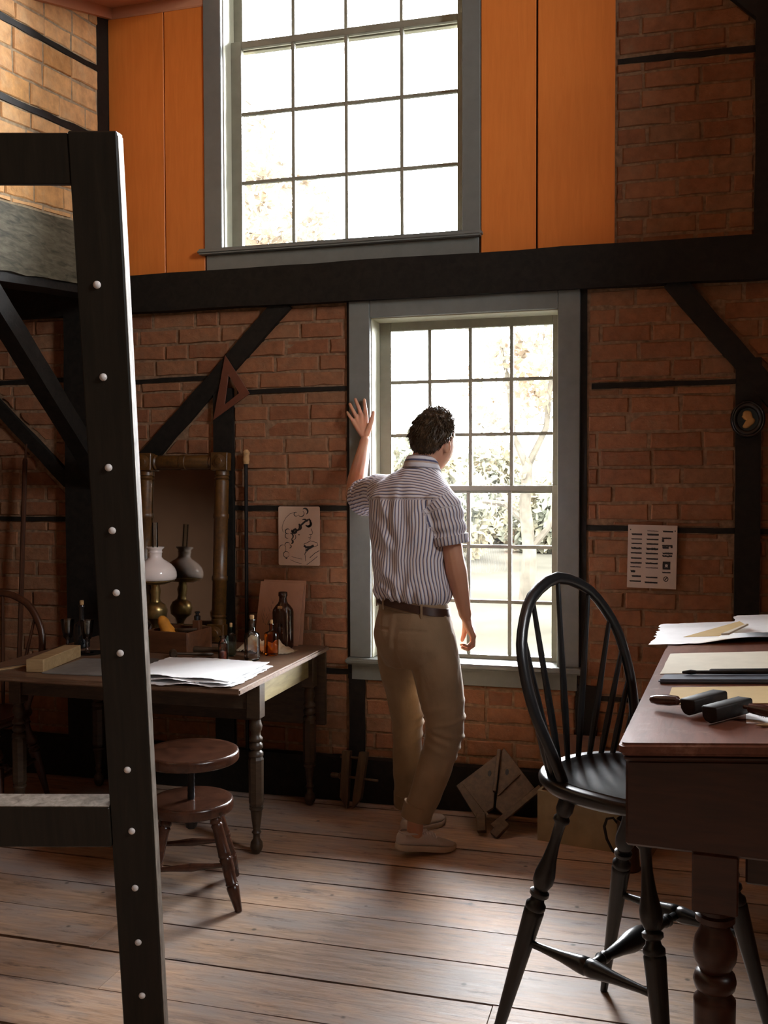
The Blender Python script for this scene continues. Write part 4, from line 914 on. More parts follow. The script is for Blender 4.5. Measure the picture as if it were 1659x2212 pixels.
# sticks
s1 = thing('pole', 'thin red-brown wooden pole leaning in the dark corner left of the easel', 'pole', (-3.15, -.055, 0)); MB().tube([(-.02, -.10, .01), (-.002, -.012, 1.62)], [.013, .012], 8).build('shaft', MT['chairbrown'], s1); MB().tube([(-.002, -.012, 1.62), (.002, -.012, 1.66), (.008, -.012, 1.70)], [.007, .005, .004], 8).build('tip', MT['chairbrown'], s1)
s2 = thing('pole', 'slim black pole with a pale cloth-wrapped top beside the mirror', 'pole', (-1.950, -.032, 0.207)); MB().tube([(0, 0, .006), (.004, 0, 1.40)], .0095, 8).build('shaft', MT['iron'], s2); MB().turned((.004, 0, 1.385), (.006, 0, 1.455), [(0, .014), (.3, .017), (.6, .015), (.8, .018), (1, .008)], 12).build('wrapped_top', MT['cork'], s2)

# ------------------------------------------------------------------ things on the floor by the wall
MT['oldwood'] = wood('old_tool_wood', (0.075, 0.043, 0.020), (0.145, 0.088, 0.042), 0.55, (10, 10, 2), 4, 0.15, 0.1, 0.4)
hs = thing('hand_screw_clamp', 'wooden hand-screw clamp standing on the floor against the sill beam', 'clamp', (-1.385, -.150, 0)); hs.rotation_euler = (math.radians(-9), 0, 0)
for x, tl_, m in ((-.032, .002, 1), (.030, .022, -1)):
    sgn = m
    mb = MB(); pf = [(x-.020, .05), (x+.016*sgn+(.0 if sgn > 0 else 0), .004), (x+.020, .05), (x+.020+tl_, .262), (x-.020+tl_, .262)]
    pf = [(x-.020, .052), (x+.018, .003), (x+.020, .052), (x+.020+tl_, .262), (x-.020+tl_, .262)] if sgn > 0 else [(x-.020, .052), (x-.018, .003), (x+.020, .052), (x+.020+tl_, .262), (x-.020+tl_, .262)]
    mb.prism(pf, lambda u, v, d: V(u, -d, v), -.018, .018).build('jaw', MT['oldwood'], hs, True, .002)
MB().turned((-.105, 0, .148), (.125, 0, .137), [(0, .004), (.02, .012), (.12, .013), (.17, .010), (.19, .015), (.22, .015), (.24, .006), (1, .006)], 12).build('screw', MT['oldwood'], hs)
MB().turned((-.06, 0, .232), (.07, 0, .232), [(0, .006), (1, .006)], 10).build('screw', MT['oldwood'], hs)
bd2 = Vector((0, .61105218, .79159032)); bn = Vector((0, -.79159032, .61105218))
BMx = Matrix((Vector((1, 0, 0)), bd2, bn)).transposed().to_4x4(); BMx.translation = (-.70, -.315, .022)
wb2 = thing('wooden_boards', 'two old brown boards joined along a spine leaning on the wall, with a diagonal batten', 'boards', matrix=BMx)
idf = lambda u, v, d: V(u, v, d)
lbd = MB().prism([(-.177, .176), (-.071, .038), (-.004, .093), (-.006, .338)], idf, 0, .018).build('left_board', MT['oldwood'], wb2, True, .002)
rbd = MB().prism([(.006, .094), (.046, .062), (.165, .194), (.016, .366), (.006, .35)], idf, 0, .018).build('right_board', MT['oldwood'], wb2, True, .002)
MB().prism([(-.012, .158), (.003, .158), (.006, .350), (-.010, .349)], idf, .019, .040).build('spine', MT['oldwood'], wb2, True, .002)
for par, x, y in ((lbd, -.036, .243), (rbd, .040, .255)): MB().prism([(x+.008*math.cos(j*.524), y+.014*math.sin(j*.524)) for j in range(12)], idf, .0181, .019).build('knot', MT['ink'], par, False)
MB().prism([(.006, .150), (.012, .143), (.100, .247), (.094, .254)], idf, .0181, .026).build('rib', MT['oldwood'], wb2, True, .001)
MB().prism([(-.150, .186), (-.143, .192), (-.020, .060), (-.028, .055)][::-1], idf, .0181, .022).build('rib', MT['oldwood'], wb2, True, .001)
MB().prism([(-.008, .014), (.014, -.004), (.200, .184), (.184, .204)], idf, .019, .036).build('batten', MT['oldwood'], wb2, True, .002)
for u, v, r in ((-.046, .012, 8), (.028, -.006, -38)):
    fm = MB(); fm.box(-.019, .019, -.03, .05, .004, .036, Matrix.Translation((u, v, 0)) @ Matrix.Rotation(math.radians(r), 4, 'Z')); fm.build('foot', MT['oldwood'], wb2, True, .002)
MT['crate'] = flat('faded_cream_crate_paint', (0.34, 0.28, 0.175), 0.7, 8, 0.2, 0.15, 0.3)
cr = thing('crate', 'low faded cream painted wooden crate against the wall behind the black chair', 'crate', (-.510, -.322, 0), math.radians(-10.8))
MB().box(0, .47, 0, .014, .0, .214).build('front', MT['crate'], cr, True, .002); MB().box(0, .47, .186, .20, .0, .214).build('back', MT['crate'], cr, True, .002)
MB().box(0, .014, .014, .186, .0, .214).build('side', MT['crate'], cr, True, .002); MB().box(.456, .47, .014, .186, .0, .214).build('side', MT['crate'], cr, True, .002)
MB().box(.015, .455, .015, .185, .190, .205).build('lid', MT['boxwood'], cr, True, .002); MB().box(.015, .455, .015, .185, .002, .012).build('bottom', MT['boxwood'], cr, False)
wp2 = thing('wooden_tablet', 'red-brown wooden tablet leaning on the brick wall on top of the crate', 'panel', (-.455, -.185, .2055)); wp2.rotation_euler = (math.radians(-28), 0, math.radians(0)); MB().box(0, .19, -.008, .008, 0.006, .215).build('board', MT['boxwood'], wp2, True, .002)
MT['copper'] = flat('dull_brown_copper', (0.10, 0.06, 0.04), 0.4, 20, 0.2, 0.05, 0.5, 0.6)
mg = thing('tankard', 'tall dull metal tankard with a curved handle standing before the crate', 'tankard', (-.135, -.535, 0))
lathe(MB(), [(0, .05), (.006, .052), (.012, .048), (.06, .044), (.12, .041), (.185, .040), (.192, .042), (.195, .040), (.185, .037), (.03, .042), (.02, .002)], seg=28).build('body', MT['copper'], mg, True, angle=50)
MB().tube([(-.038, 0, .175), (-.055, -.002, .195), (-.078, -.004, .190), (-.088, -.005, .16), (-.078, -.004, .11), (-.055, -.002, .065), (-.044, 0, .055)], [.005, .005, .0055, .006, .0055, .005, .005], 8).build('handle', MT['iron'], mg)

# ------------------------------------------------------------------ the man at the window
MT['skin'] = NT('skin').m
_t = MT['skin'].node_tree.nodes['Principled BSDF']; _t.inputs['Base Color'].default_value = (0.56, 0.29, 0.185, 1); _t.inputs['Roughness'].default_value = 0.5
_t.inputs['Subsurface Weight'].default_value = 0.25; _t.inputs['Subsurface Radius'].default_value = (1.0, 0.25, 0.12); _t.inputs['Subsurface Scale'].default_value = 0.012
def stripemat(name, yoke=False):
    t = NT(name); at = t.n('ShaderNodeAttribute'); at.attribute_name = 'stripe'
    ph = t.math('FRACT', t.math('MULTIPLY', at.outputs['Fac'], 1/0.0142))
    nz = t.noise(t.coord(), 60, 3); ph = t.math('ADD', ph, t.math('MULTIPLY', t.math('SUBTRACT', nz, .5), .10))
    c = t.ramp(ph, [(0.0, (0.74, 0.73, 0.78)), (0.44, (0.74, 0.73, 0.78)), (0.50, (0.10, 0.11, 0.20)), (0.70, (0.10, 0.11, 0.20)), (0.76, (0.52, 0.40, 0.34)), (0.93, (0.56, 0.44, 0.37)), (0.97, (0.74, 0.73, 0.78))])
    t.base(c); t.set(Roughness=0.85); t.b.inputs['Specular IOR Level'].default_value = 0.2
    tr = t.n('ShaderNodeBsdfTranslucent'); t.l(c, tr.inputs['Color']); mx = t.n('ShaderNodeMixShader'); mx.inputs[0].default_value = .12
    t.l(t.b.outputs[0], mx.inputs[1]); t.l(tr.outputs[0], mx.inputs[2]); t.l(mx.outputs[0], t.out.inputs['Surface'])
    t.bump(t.math('ADD', t.noise(t.coord((1, 1, .35)), 28, 4), t.math('MULTIPLY', t.noise(t.coord(), 400, 2), .05)), .35, .01); return t.m
MT['shirt'] = stripemat('striped_cotton')
def clothmat(name, c):
    t = NT(name); v = t.coord(); f = t.noise(v, 9, 4); t.base(t.ramp(f, [(.3, tuple(x*.88 for x in c)), (.7, tuple(x*1.1 for x in c))])); t.set(Roughness=.85); t.b.inputs['Specular IOR Level'].default_value = .2
    t.b.inputs['Sheen Weight'].default_value = .15
    t.bump(t.math('ADD', t.noise(t.coord((1, 1, .6)), 22, 4), t.math('MULTIPLY', t.noise(v, 300, 2), .08)), .35, .01); return t.m
MT['chino'] = clothmat('tan_chino_cotton', (0.25, 0.17, 0.10)); MT['canvas'] = clothmat('grey_canvas', (0.54, 0.50, 0.485))
MT['sole'] = flat('grey_beige_rubber', (0.50, 0.44, 0.37), .6, 30, .08, .05); MT['lace'] = flat('white_laces', (0.82, 0.80, 0.80), .8, 80, .1, .1)
MT['belt'] = flat('dark_brown_leather', (0.045, 0.018, 0.010), .4, 40, .2, .1); MT['hair'] = flat('dark_brown_hair', (0.055, 0.031, 0.013), .5, 90, .5, .1, .35)
MT['eyewhite'] = flat('eye_white', (.8, .78, .75), .2, 5, .02, 0)
man = thing('person', 'man in a striped short-sleeved shirt and tan trousers leaning one hand on the window frame', 'person', (-.936, -.588, 0), TH)
def remesh(name, mb, vox, mat, parent, smooth_it=6, fac=.5, post=None):
    me = bpy.data.meshes.new('tmp'); me.from_pydata(mb.v, [], mb.f)
    bm = bmesh.new(); bm.from_mesh(me); bmesh.ops.recalc_face_normals(bm, faces=bm.faces); bm.to_mesh(me); bm.free()
    o = bpy.data.objects.new('tmp', me); COL.objects.link(o)
    r = o.modifiers.new('r', 'REMESH'); r.mode = 'VOXEL'; r.voxel_size = vox; r.adaptivity = 0
    s = o.modifiers.new('s', 'SMOOTH'); s.factor = fac; s.iterations = smooth_it
    dg = bpy.context.evaluated_depsgraph_get(); m2 = bpy.data.meshes.new_from_object(o.evaluated_get(dg)); bpy.data.objects.remove(o)
    m2.name = name
    if post: post(m2)
    m2.materials.clear(); m2.materials.append(mat); m2.polygons.foreach_set('use_smooth', [True]*len(m2.polygons))
    ob = bpy.data.objects.new(name, m2); COL.objects.link(ob); ob.parent = parent; return ob
def coords(me):
    a = np.empty(len(me.vertices)*3); me.vertices.foreach_get('co', a); return a.reshape(-1, 3)
def normals(me):
    a = np.empty(len(me.vertices)*3); me.vertices.foreach_get('normal', a); return a.reshape(-1, 3)
def setco(me, c): me.vertices.foreach_set('co', c.ravel()); me.update()
def ell(mb, secs, seg=28, p=2.0):
    """closed loft of ellipses: (centre, yaw degrees, rx, ry, tilt vector)"""
    rr = []
    for c, yaw, rx, ry in secs:
        a0 = math.radians(yaw); r = V(math.cos(a0), -math.sin(a0), 0); f = V(math.sin(a0), math.cos(a0), 0)
        ring = []
        for j in range(seg):
            a = 2*math.pi*j/seg; cc, ss_ = math.cos(a), math.sin(a); k = (abs(cc)**p+abs(ss_)**p)**(-1/p)
            ring.append(V(*c)+r*rx*cc*k+f*ry*ss_*k)
        rr.append(ring)
    return mb.rings(rr)
# --- head shape in its own axes (X right, Y forward, Z up)
HC = V(.050, .074, 1.664); HY = math.radians(44); HT = math.radians(-9)
HM = Matrix.Translation(HC) @ Matrix.Rotation(-HY, 4, 'Z') @ Matrix.Rotation(HT, 4, 'X') @ Matrix.Rotation(math.radians(4), 4, 'Y')
def headpt(d, off=0.0):
    x, y, z = d
    X, Y, Z = .076*x, .097*y, .117*z
    if z < 0:
        jaw = (-z)**1.4
        X *= 1-.30*jaw
        if y > 0: Y = .094*y*(1-.10*jaw)+.012*jaw
        else: Y *= 1-.55*min(1, -z*1.1)
    g = lambda cx, cz, sx, sz: math.exp(-((X-cx)/sx)**2-((Z-cz)/sz)**2) if y > 0 else 0
    Y += .020*g(0, -.022, .011, .020)+.012*g(0, -.004, .009, .022)+.005*g(0, .022, .040, .010)-.008*(g(.031, .004, .015, .011)+g(-.031, .004, .015, .011))+.004*g(0, -.058, .020, .007)+.004*g(0, -.069, .018, .006)-.003*g(0, -.0635, .022, .003)+.007*g(0, -.098, .022, .016)
    v = V(X, Y, Z); return v+v.normalized()*off
def sph(nu, nv, fn):
    rr = []
    for i in range(nv+1):
        th_ = math.pi*(.002+.996*i/nv); rr.append([fn((math.sin(th_)*math.cos(2*math.pi*j/nu), math.sin(th_)*math.sin(2*math.pi*j/nu), math.cos(th_))) for j in range(nu)])
    return rr
bd = MB()
bd.rings(sph(56, 44, lambda d: HM @ headpt(d)))
for sx in (1, -1):
    e = HM @ Matrix.Translation((sx*.073, -.006, -.012)) @ Matrix.Rotation(math.radians(sx*-24), 4, 'Z') @ Matrix.Rotation(math.radians(12), 4, 'X')
    bd.rings(sph(18, 12, lambda d: e @ V(.0075*d[0]+sx*.006, .018*d[1], .031*d[2]*(1 if d[2] > 0 else .9))))
    bd.tube([tuple(e @ V(sx*.008, .012*math.sin(a)-.004+0, .024*math.cos(a))) for a in np.linspace(-.6, 3.4, 9)], .0045, 7)
bd.tube([(-.012, .045, 1.50), (.004, .055, 1.575), (.030, .060, 1.645)], [.066, .057, .056], 18)
# torso, hips and legs under the clothes
ell(bd, [((-.04, 0, .86), 34, .13, .095), ((-.037, 0, 1.02), 34, .125, .085), ((-.052, .01, 1.2), 31, .128, .09), ((-.045, .02, 1.36), 30, .15, .09), ((-.03, .03, 1.47), 28, .13, .07), ((-.012, .045, 1.535), 28, .06, .05)])
bd.tube([(-.10, .05, .88), (-.08, .13, .68), (-.060, .20, .49), (-.060, .235, .30), (-.058, .262, .12), (-.050, .266, .07)], [.075, .062, .045, .043, .031, .031], 14)
bd.tube([(.035, -.04, .88), (.065, -.05, .70), (.082, -.045, .53), (.050, -.035, .37), (-.008, -.026, .21), (-.034, -.022, .135), (-.036, -.022, .09)], [.078, .065, .047, .047, .036, .033, .034], 14)
# left arm, raised to the casing
LE, LWr = V(-.288, .44, 1.457), V(-.242, .612, 1.692)
bd.tube([(-.15, .11, 1.475), (-.225, .275, 1.470), tuple(LE)], [.050, .045, .040], 14)
bd.tube([tuple(LE), tuple(LE.lerp(LWr, .25)), tuple(LE.lerp(LWr, .6)), tuple(LE.lerp(LWr, .88)), tuple(LWr)], [.039, .044, .036, .0275, .0265], 14)
def finger(pts, r0, r1, mb=bd):
    n = len(pts); mb.tube(pts, [r0+(r1-r0)*i/(n-1) for i in range(n)], 10)
def palm(w, knuckles, r=.0125):
    for k in knuckles: bd.tube([tuple(w), tuple(w.lerp(V(*k), .5)), k], [.0165, .0145, r*.92], 10)
LK = [(-.238, .634, 1.812), (-.261, .637, 1.813), (-.281, .640, 1.803), (-.297, .642, 1.785)]
palm(V(-.243, .622, 1.708), LK); bd.tube([(-.243, .626, 1.71), (-.262, .634, 1.765), (-.266, .636, 1.79)], [.019, .017, .013], 10)
for k, j, m, tp, r in ((LK[0], (-.241, .622, 1.844), (-.244, .628, 1.867), (-.246, .636, 1.885), .0100), (LK[1], (-.271, .622, 1.847), (-.281, .632, 1.870), (-.288, .641, 1.888), .0101), (LK[2], (-.296, .621, 1.831), (-.307, .631, 1.852), (-.313, .642, 1.866), .0096), (LK[3], (-.309, .626, 1.802), (-.319, .637, 1.817), (-.325, .647, 1.829), .0088)):
    finger([k, j, m, tp], r, r*.78)
finger([(-.236, .618, 1.722), (-.220, .608, 1.762), (-.209, .605, 1.796), (-.204, .611, 1.824)], .0155, .0092)
# right arm hanging, hand softly curled
RS, RE, RW_ = V(.076, -.068, 1.44), V(.118, -.077, 1.205), V(.168, -.020, .972)
bd.tube([tuple(RS), tuple(RS.lerp(RE, .5)), tuple(RE)], [.050, .047, .040], 14)
bd.tube([tuple(RE), tuple(RE.lerp(RW_, .22)), tuple(RE.lerp(RW_, .6)), tuple(RE.lerp(RW_, .9)), tuple(RW_)], [.040, .0435, .035, .027, .026], 14)
RK = [(.196, .022, .889), (.203, .002, .884), (.202, -.018, .886), (.197, -.036, .893)]
palm(V(.171, -.014, .955), RK); bd.tube([(.172, -.012, .955), (.190, -.008, .91), (.195, -.008, .89)], [.020, .018, .013], 10)
for k, a1, b1, c1, r in ((RK[0], (.197, .020, .853), (.175, .016, .838), (.155, .012, .846), .0092), (RK[1], (.203, .000, .845), (.179, -.002, .829), (.157, -.003, .838), .0095), (RK[2], (.201, -.020, .848), (.178, -.021, .834), (.158, -.020, .843), .0090), (RK[3], (.195, -.038, .862), (.176, -.037, .848), (.160, -.035, .855), .0080)):
    finger([k, a1, b1, c1], r, r*.78)
finger([(.172, .010, .945), (.172, .030, .915), (.168, .038, .885), (.160, .038, .862)], .0145, .0085)
body = remesh('body', bd, .0038, MT['skin'], man, 3, .4)
for sx in (1, -1):
    ey_ = MB().rings(sph(16, 10, lambda d: HM @ V(sx*.031+.0115*d[0], .0775+.0115*d[1], .004+.0115*d[2]))).build('eye', MT['eyewhite'], man)
    MB().rings(sph(12, 8, lambda d: HM @ V(sx*.031+.0052*d[0], .0868+.003*d[1], .004+.0052*d[2]))).build('iris', MT['hair'], ey_)
    MB().tube([tuple(HM @ V(sx*x, y, z)) for x, y, z in ((.014, .092, .022), (.03, .091, .027), (.048, .080, .021))], [.003, .0035, .0025], 6).build('eyebrow', MT['hair'], man)
# --- hair: a thick cap that sinks into the head at the hairline, with loose locks
def hairmask(d):
    x, y, z = d
    a = math.atan2(abs(x), -y)/math.pi          # 0 at the back, 1 at the front
    line = -.72+.9*a if a < .30 else (-.45+(a-.30)*2.6 if a < .5 else (.07+(a-.5)*4.5 if a < .62 else .61+(a-.62)*.15))
    return z-line
def hairoff(d):
    m = hairmask(d); k = max(0, min(1, m/.30)); k = k*k*(3-2*k)
    n = noise.noise(Vector((d[0]*5, d[1]*5, d[2]*5)))+.6*noise.noise(Vector((d[0]*13, d[1]*13, d[2]*9)))
    top = max(0, d[2]); return -.007+k*(.026+.010*top+.006*n)
hm = MB().rings(sph(96, 64, lambda d: HM @ headpt(d, hairoff(d)))); hair = hm.build('hair', MT['hair'], man, True, angle=180)
lk = MB(); rnd = random.Random(12); cnt = 0
while cnt < 2600:
    z = rnd.uniform(-.75, 1); a = rnd.uniform(0, 2*math.pi); r = math.sqrt(1-z*z); d = V(r*math.cos(a), r*math.sin(a), z)
    if hairmask(d) < .04: continue
    cnt += 1
    base = headpt(d, hairoff(d)-.003); nrm = d.copy()
    flow = V(0, -.25, -1) if d.z < .75 else V(rnd.uniform(-1, 1), rnd.uniform(-.6, 1), 0)
    if d.z > .2: flow = flow+V(.5*d.x, .6*d.y+.2, .1)
    flow = flow-nrm*flow.dot(nrm); flow = flow.normalized() if flow.length > 1e-3 else V(1, 0, 0)
    flow = (flow+V(rnd.uniform(-.45, .45), rnd.uniform(-.45, .45), rnd.uniform(-.3, .3))).normalized()
    L = rnd.uniform(.016, .034) if d.z > .1 else rnd.uniform(.010, .020); lift = rnd.uniform(.08, .42) if d.z > .1 else rnd.uniform(.05, .2)
    w = nrm.cross(flow).normalized()*rnd.uniform(.0011, .0024)
    p1 = base+flow*L*.5+nrm*L*lift*.75; p2 = base+flow*L+nrm*L*lift*.8
    th_ = nrm*.0012
    lk.add([HM @ q for q in (base-w, base+w, base+th_, p1-w*.8, p1+w*.8, p1+th_, p2)], [(0, 3, 4, 1), (1, 4, 5, 2), (2, 5, 3, 0), (3, 6, 4), (4, 6, 5), (5, 6, 3)])
tag(lk.build('locks', MT['hair'], hair, True, angle=180), kind='stuff')
# --- shirt
sm = MB()
TOR = [((-.037, .002, .985), 34, .128, .088), ((-.037, .002, 1.012), 34, .136, .096), ((-.040, .000, 1.035), 33, .154, .116), ((-.045, .000, 1.065), 32, .163, .124), ((-.051, .004, 1.13), 31, .160, .118), ((-.056, .008, 1.20), 30, .161, .113), ((-.053, .012, 1.29), 30, .171, .114), ((-.047, .016, 1.38), 29, .184, .115),
       ((-.046, .022, 1.45), 28, .184, .106), ((-.042, .03, 1.497), 28, .158, .090), ((-.028, .040, 1.535), 28, .112, .075), ((-.010, .046, 1.562), 28, .074, .066), ((-.004, .05, 1.575), 28, .062, .058)]
ell(sm, TOR, 40, 2.2)
LSL = [V(-.12, .09, 1.455), V(-.175, .185, 1.460), V(-.215, .265, 1.448), V(-.242, .320, 1.436)]
RSL = [V(.040, -.052, 1.450), V(.076, -.070, 1.40), V(.095, -.076, 1.32), V(.104, -.078, 1.262)]
sm.tube([tuple(p) for p in LSL], [.078, .080, .078, .074], 24, dome=False); sm.tube([tuple(p) for p in RSL], [.076, .078, .073, .067], 24, dome=False)
def poly_near(P3, line):
    best = np.full(len(P3), 1e9); tt_ = np.zeros(len(P3)); ang = np.zeros(len(P3)); 
    for i in range(len(line)-1):
        a = np.array(line[i]); b = np.array(line[i+1]); d = b-a; L2 = d@d; t = np.clip(((P3-a)@d)/L2, 0, 1); q = a+t[:, None]*d; ds = np.linalg.norm(P3-q, axis=1)
        u = np.cross(d/np.sqrt(L2), [0, 0, 1.0] if abs(d[2]) < .8*np.sqrt(L2) else [0, 1.0, 0]); u /= np.linalg.norm(u); w = np.cross(d/np.sqrt(L2), u)
        an = np.arctan2((P3-q)@w, (P3-q)@u); m = ds < best; best[m] = ds[m]; tt_[m] = i+t[m]; ang[m] = an[m]
    return best, tt_, ang
def shirt_post(me):
    P3 = coords(me); N = normals(me)
    yaw = math.radians(30); R2 = np.array([math.cos(yaw), -math.sin(yaw)]); F2 = np.array([math.sin(yaw), math.cos(yaw)])
    zc = np.array([s[0][2] for s in TOR]); cxy = np.array([[np.interp(z, zc, [s[0][k] for s in TOR]) for k in (0, 1)] for z in P3[:, 2]])
    rel = P3[:, :2]-cxy; x = rel@R2; y = rel@F2                 # x to his right, y forward (back is y < 0)
    ang = np.arctan2(x, -y)
    dl, tl_, al = poly_near(P3, [tuple(p) for p in LSL]); dr_, tr_, ar = poly_near(P3, [tuple(p) for p in RSL])
    torr = np.hypot(x/.185, y/.115)
    # folds
    d = np.zeros(len(P3)); z = P3[:, 2]; back = 1/(1+np.exp(y/.02))
    nz = np.array([noise.noise(Vector((p[0]*9+3, p[1]*9, p[2]*5)))*.6+noise.noise(Vector((p[0]*22, p[1]*22, p[2]*11+p[0]*14)))*.4 for p in P3])
    d += .008*nz
    d += back*.006*np.exp(-((z-1.26)/.17)**2)*np.cos((x+.02*np.sin(z*14))*95)*np.exp(-((x+.01)/.075)**2)          # pleats falling from the yoke
    d += back*.008*np.exp(-((x+.01-(z-1.44)*.03)/.011)**2)*np.exp(-((z-1.36)/.10)**2)
    for xa, za, xb, zb, w, h in ((-.15, 1.40, .02, 1.20, .017, .010), (-.16, 1.33, -.02, 1.12, .018, .009), (-.15, 1.22, .05, 1.06, .018, .010), (.13, 1.36, .03, 1.22, .015, .008), (.13, 1.2, .02, 1.07, .016, .008), (-.12, 1.12, .0, 1.04, .014, .008), (.14, 1.12, .05, 1.03, .014, .008), (-.10, 1.46, -.03, 1.34, .013, .008), (.10, 1.45, .05, 1.33, .013, .007)):
        dx, dz = xb-xa, zb-za; L = math.hypot(dx, dz); s = ((x-xa)*dx+(z-za)*dz)/L; q = ((x-xa)*dz-(z-za)*dx)/L
        d += back*h*np.exp(-(q/w)**2)*np.clip(np.sin(np.pi*np.clip(s/L, 0, 1)), 0, 1)
    waist = np.exp(-((z-1.055)/.035)**2); d += waist*.007*np.cos(ang*17+3*nz)
    for dd, tt2, aa in ((dl, tl_, al), (dr_, tr_, ar)):
        on = np.clip((.085-dd)/.02, 0, 1)*np.clip((tt2-.8)/.6, 0, 1); d += on*.006*np.cos(tt2*9+aa*1.2+2*nz)
    yk = back*np.exp(-((z-1.437)/.005)**2)*(np.abs(x) < .15); d -= .003*yk
    edge = np.clip((1.0-np.abs(z-.985)/.03), 0, 1); d *= (1-np.clip(edge, 0, 1)); d *= np.clip((1.585-z)/.04, 0, 1)
    P3 = P3+N*d[:, None]; setco(me, P3)
    st_ = ang*.150+.004*np.sin(z*23)*back
    yoke = (z > 1.437) & (dl > .02); st_ = np.where(yoke & (torr < 1.35), (z*1.0+np.maximum(0, y+.09)*.75)*1.05, st_)
    isl = (tl_ > .75) & (dl < .098) & ((torr > .98) | (tl_ > 1.6)); isr = (tr_ > .55) & (dr_ < .092) & (torr > 1.0)
    st_ = np.where(isl, al*.072, st_); st_ = np.where(isr, ar*.071, st_)
    at = me.attributes.new('stripe', 'FLOAT', 'POINT'); at.data.foreach_set('value', st_.astype(np.float32))
shirt = remesh('shirt', sm, .0062, MT['shirt'], man, 8, .5, shirt_post)
def striped(mb, name, vals, parent):
    o = mb.build(name, MT['shirt'], parent, True, angle=60); at = o.data.attributes.new('stripe', 'FLOAT', 'POINT'); at.data.foreach_set('value', np.array(vals, np.float32)); return o
def band(rings_, rep):
    m = len(rings_[0]); mb = MB().rings(rings_, False, False, True); return mb, [rep(i, j) for i in range(len(rings_)) for j in range(m)]
def cuff(line, r0, r1, w):
    a, b = line[-2], line[-1]; t = (b-a).normalized(); u = t.cross(V(0, 0, 1) if abs(t.z) < .8 else V(0, 1, 0)).normalized(); w_ = t.cross(u); rr = []
    prof = [(b-t*w, r0), (b-t*w+t*.001, r0+.004), (b-t*w*.5, r1+.0045), (b+t*.001, r1+.004), (b+t*.004, r1+.001), (b+t*.002, r1-.004), (b-t*w, r0-.004)]
    for c, r in prof: rr.append([c+(u*math.cos(2*math.pi*j/36)+w_*math.sin(2*math.pi*j/36))*(r+.0015*math.sin(j*1.9)) for j in range(36)])
    return band(rr, lambda i, j: (2*math.pi*j/36)*.071)
for ln, r0, r1 in ((LSL, .078, .077), (RSL, .0725, .070)):
    mb, vals = cuff(ln, r0, r1, .032); striped(mb, 'sleeve_cuff', vals, shirt)
# collar: a folded band, higher at the nape
rr = []
for h, r, out in ((.000, .066, 0), (.020, .062, .001), (.036, .0575, .003), (.042, .0590, .006), (.036, .0640, .009), (.016, .0720, .012), (-.006, .0800, .014), (-.008, .0785, .012), (.014, .0700, .008), (.030, .0615, .004)):
    ring = []
    for j in range(40):
        a = 2*math.pi*j/40; a0 = math.radians(34); fx, fy = math.cos(a), math.sin(a)      # fy>0 is the front
        dz = -.030*max(0, fy)**1.5-.010*fy
        X = fx*r*1.0; Y = fy*r*1.02
        ring.append(V(-.002+X*math.cos(a0)+Y*math.sin(a0), .052-X*math.sin(a0)+Y*math.cos(a0), 1.562+h+dz))
    rr.append(ring)
mb, vals = band(rr, lambda i, j: rr[i][j].z*1.0 if False else (i*.0071 if i < 4 else .0213+(i-3)*.0095)); striped(mb, 'collar', vals, shirt)
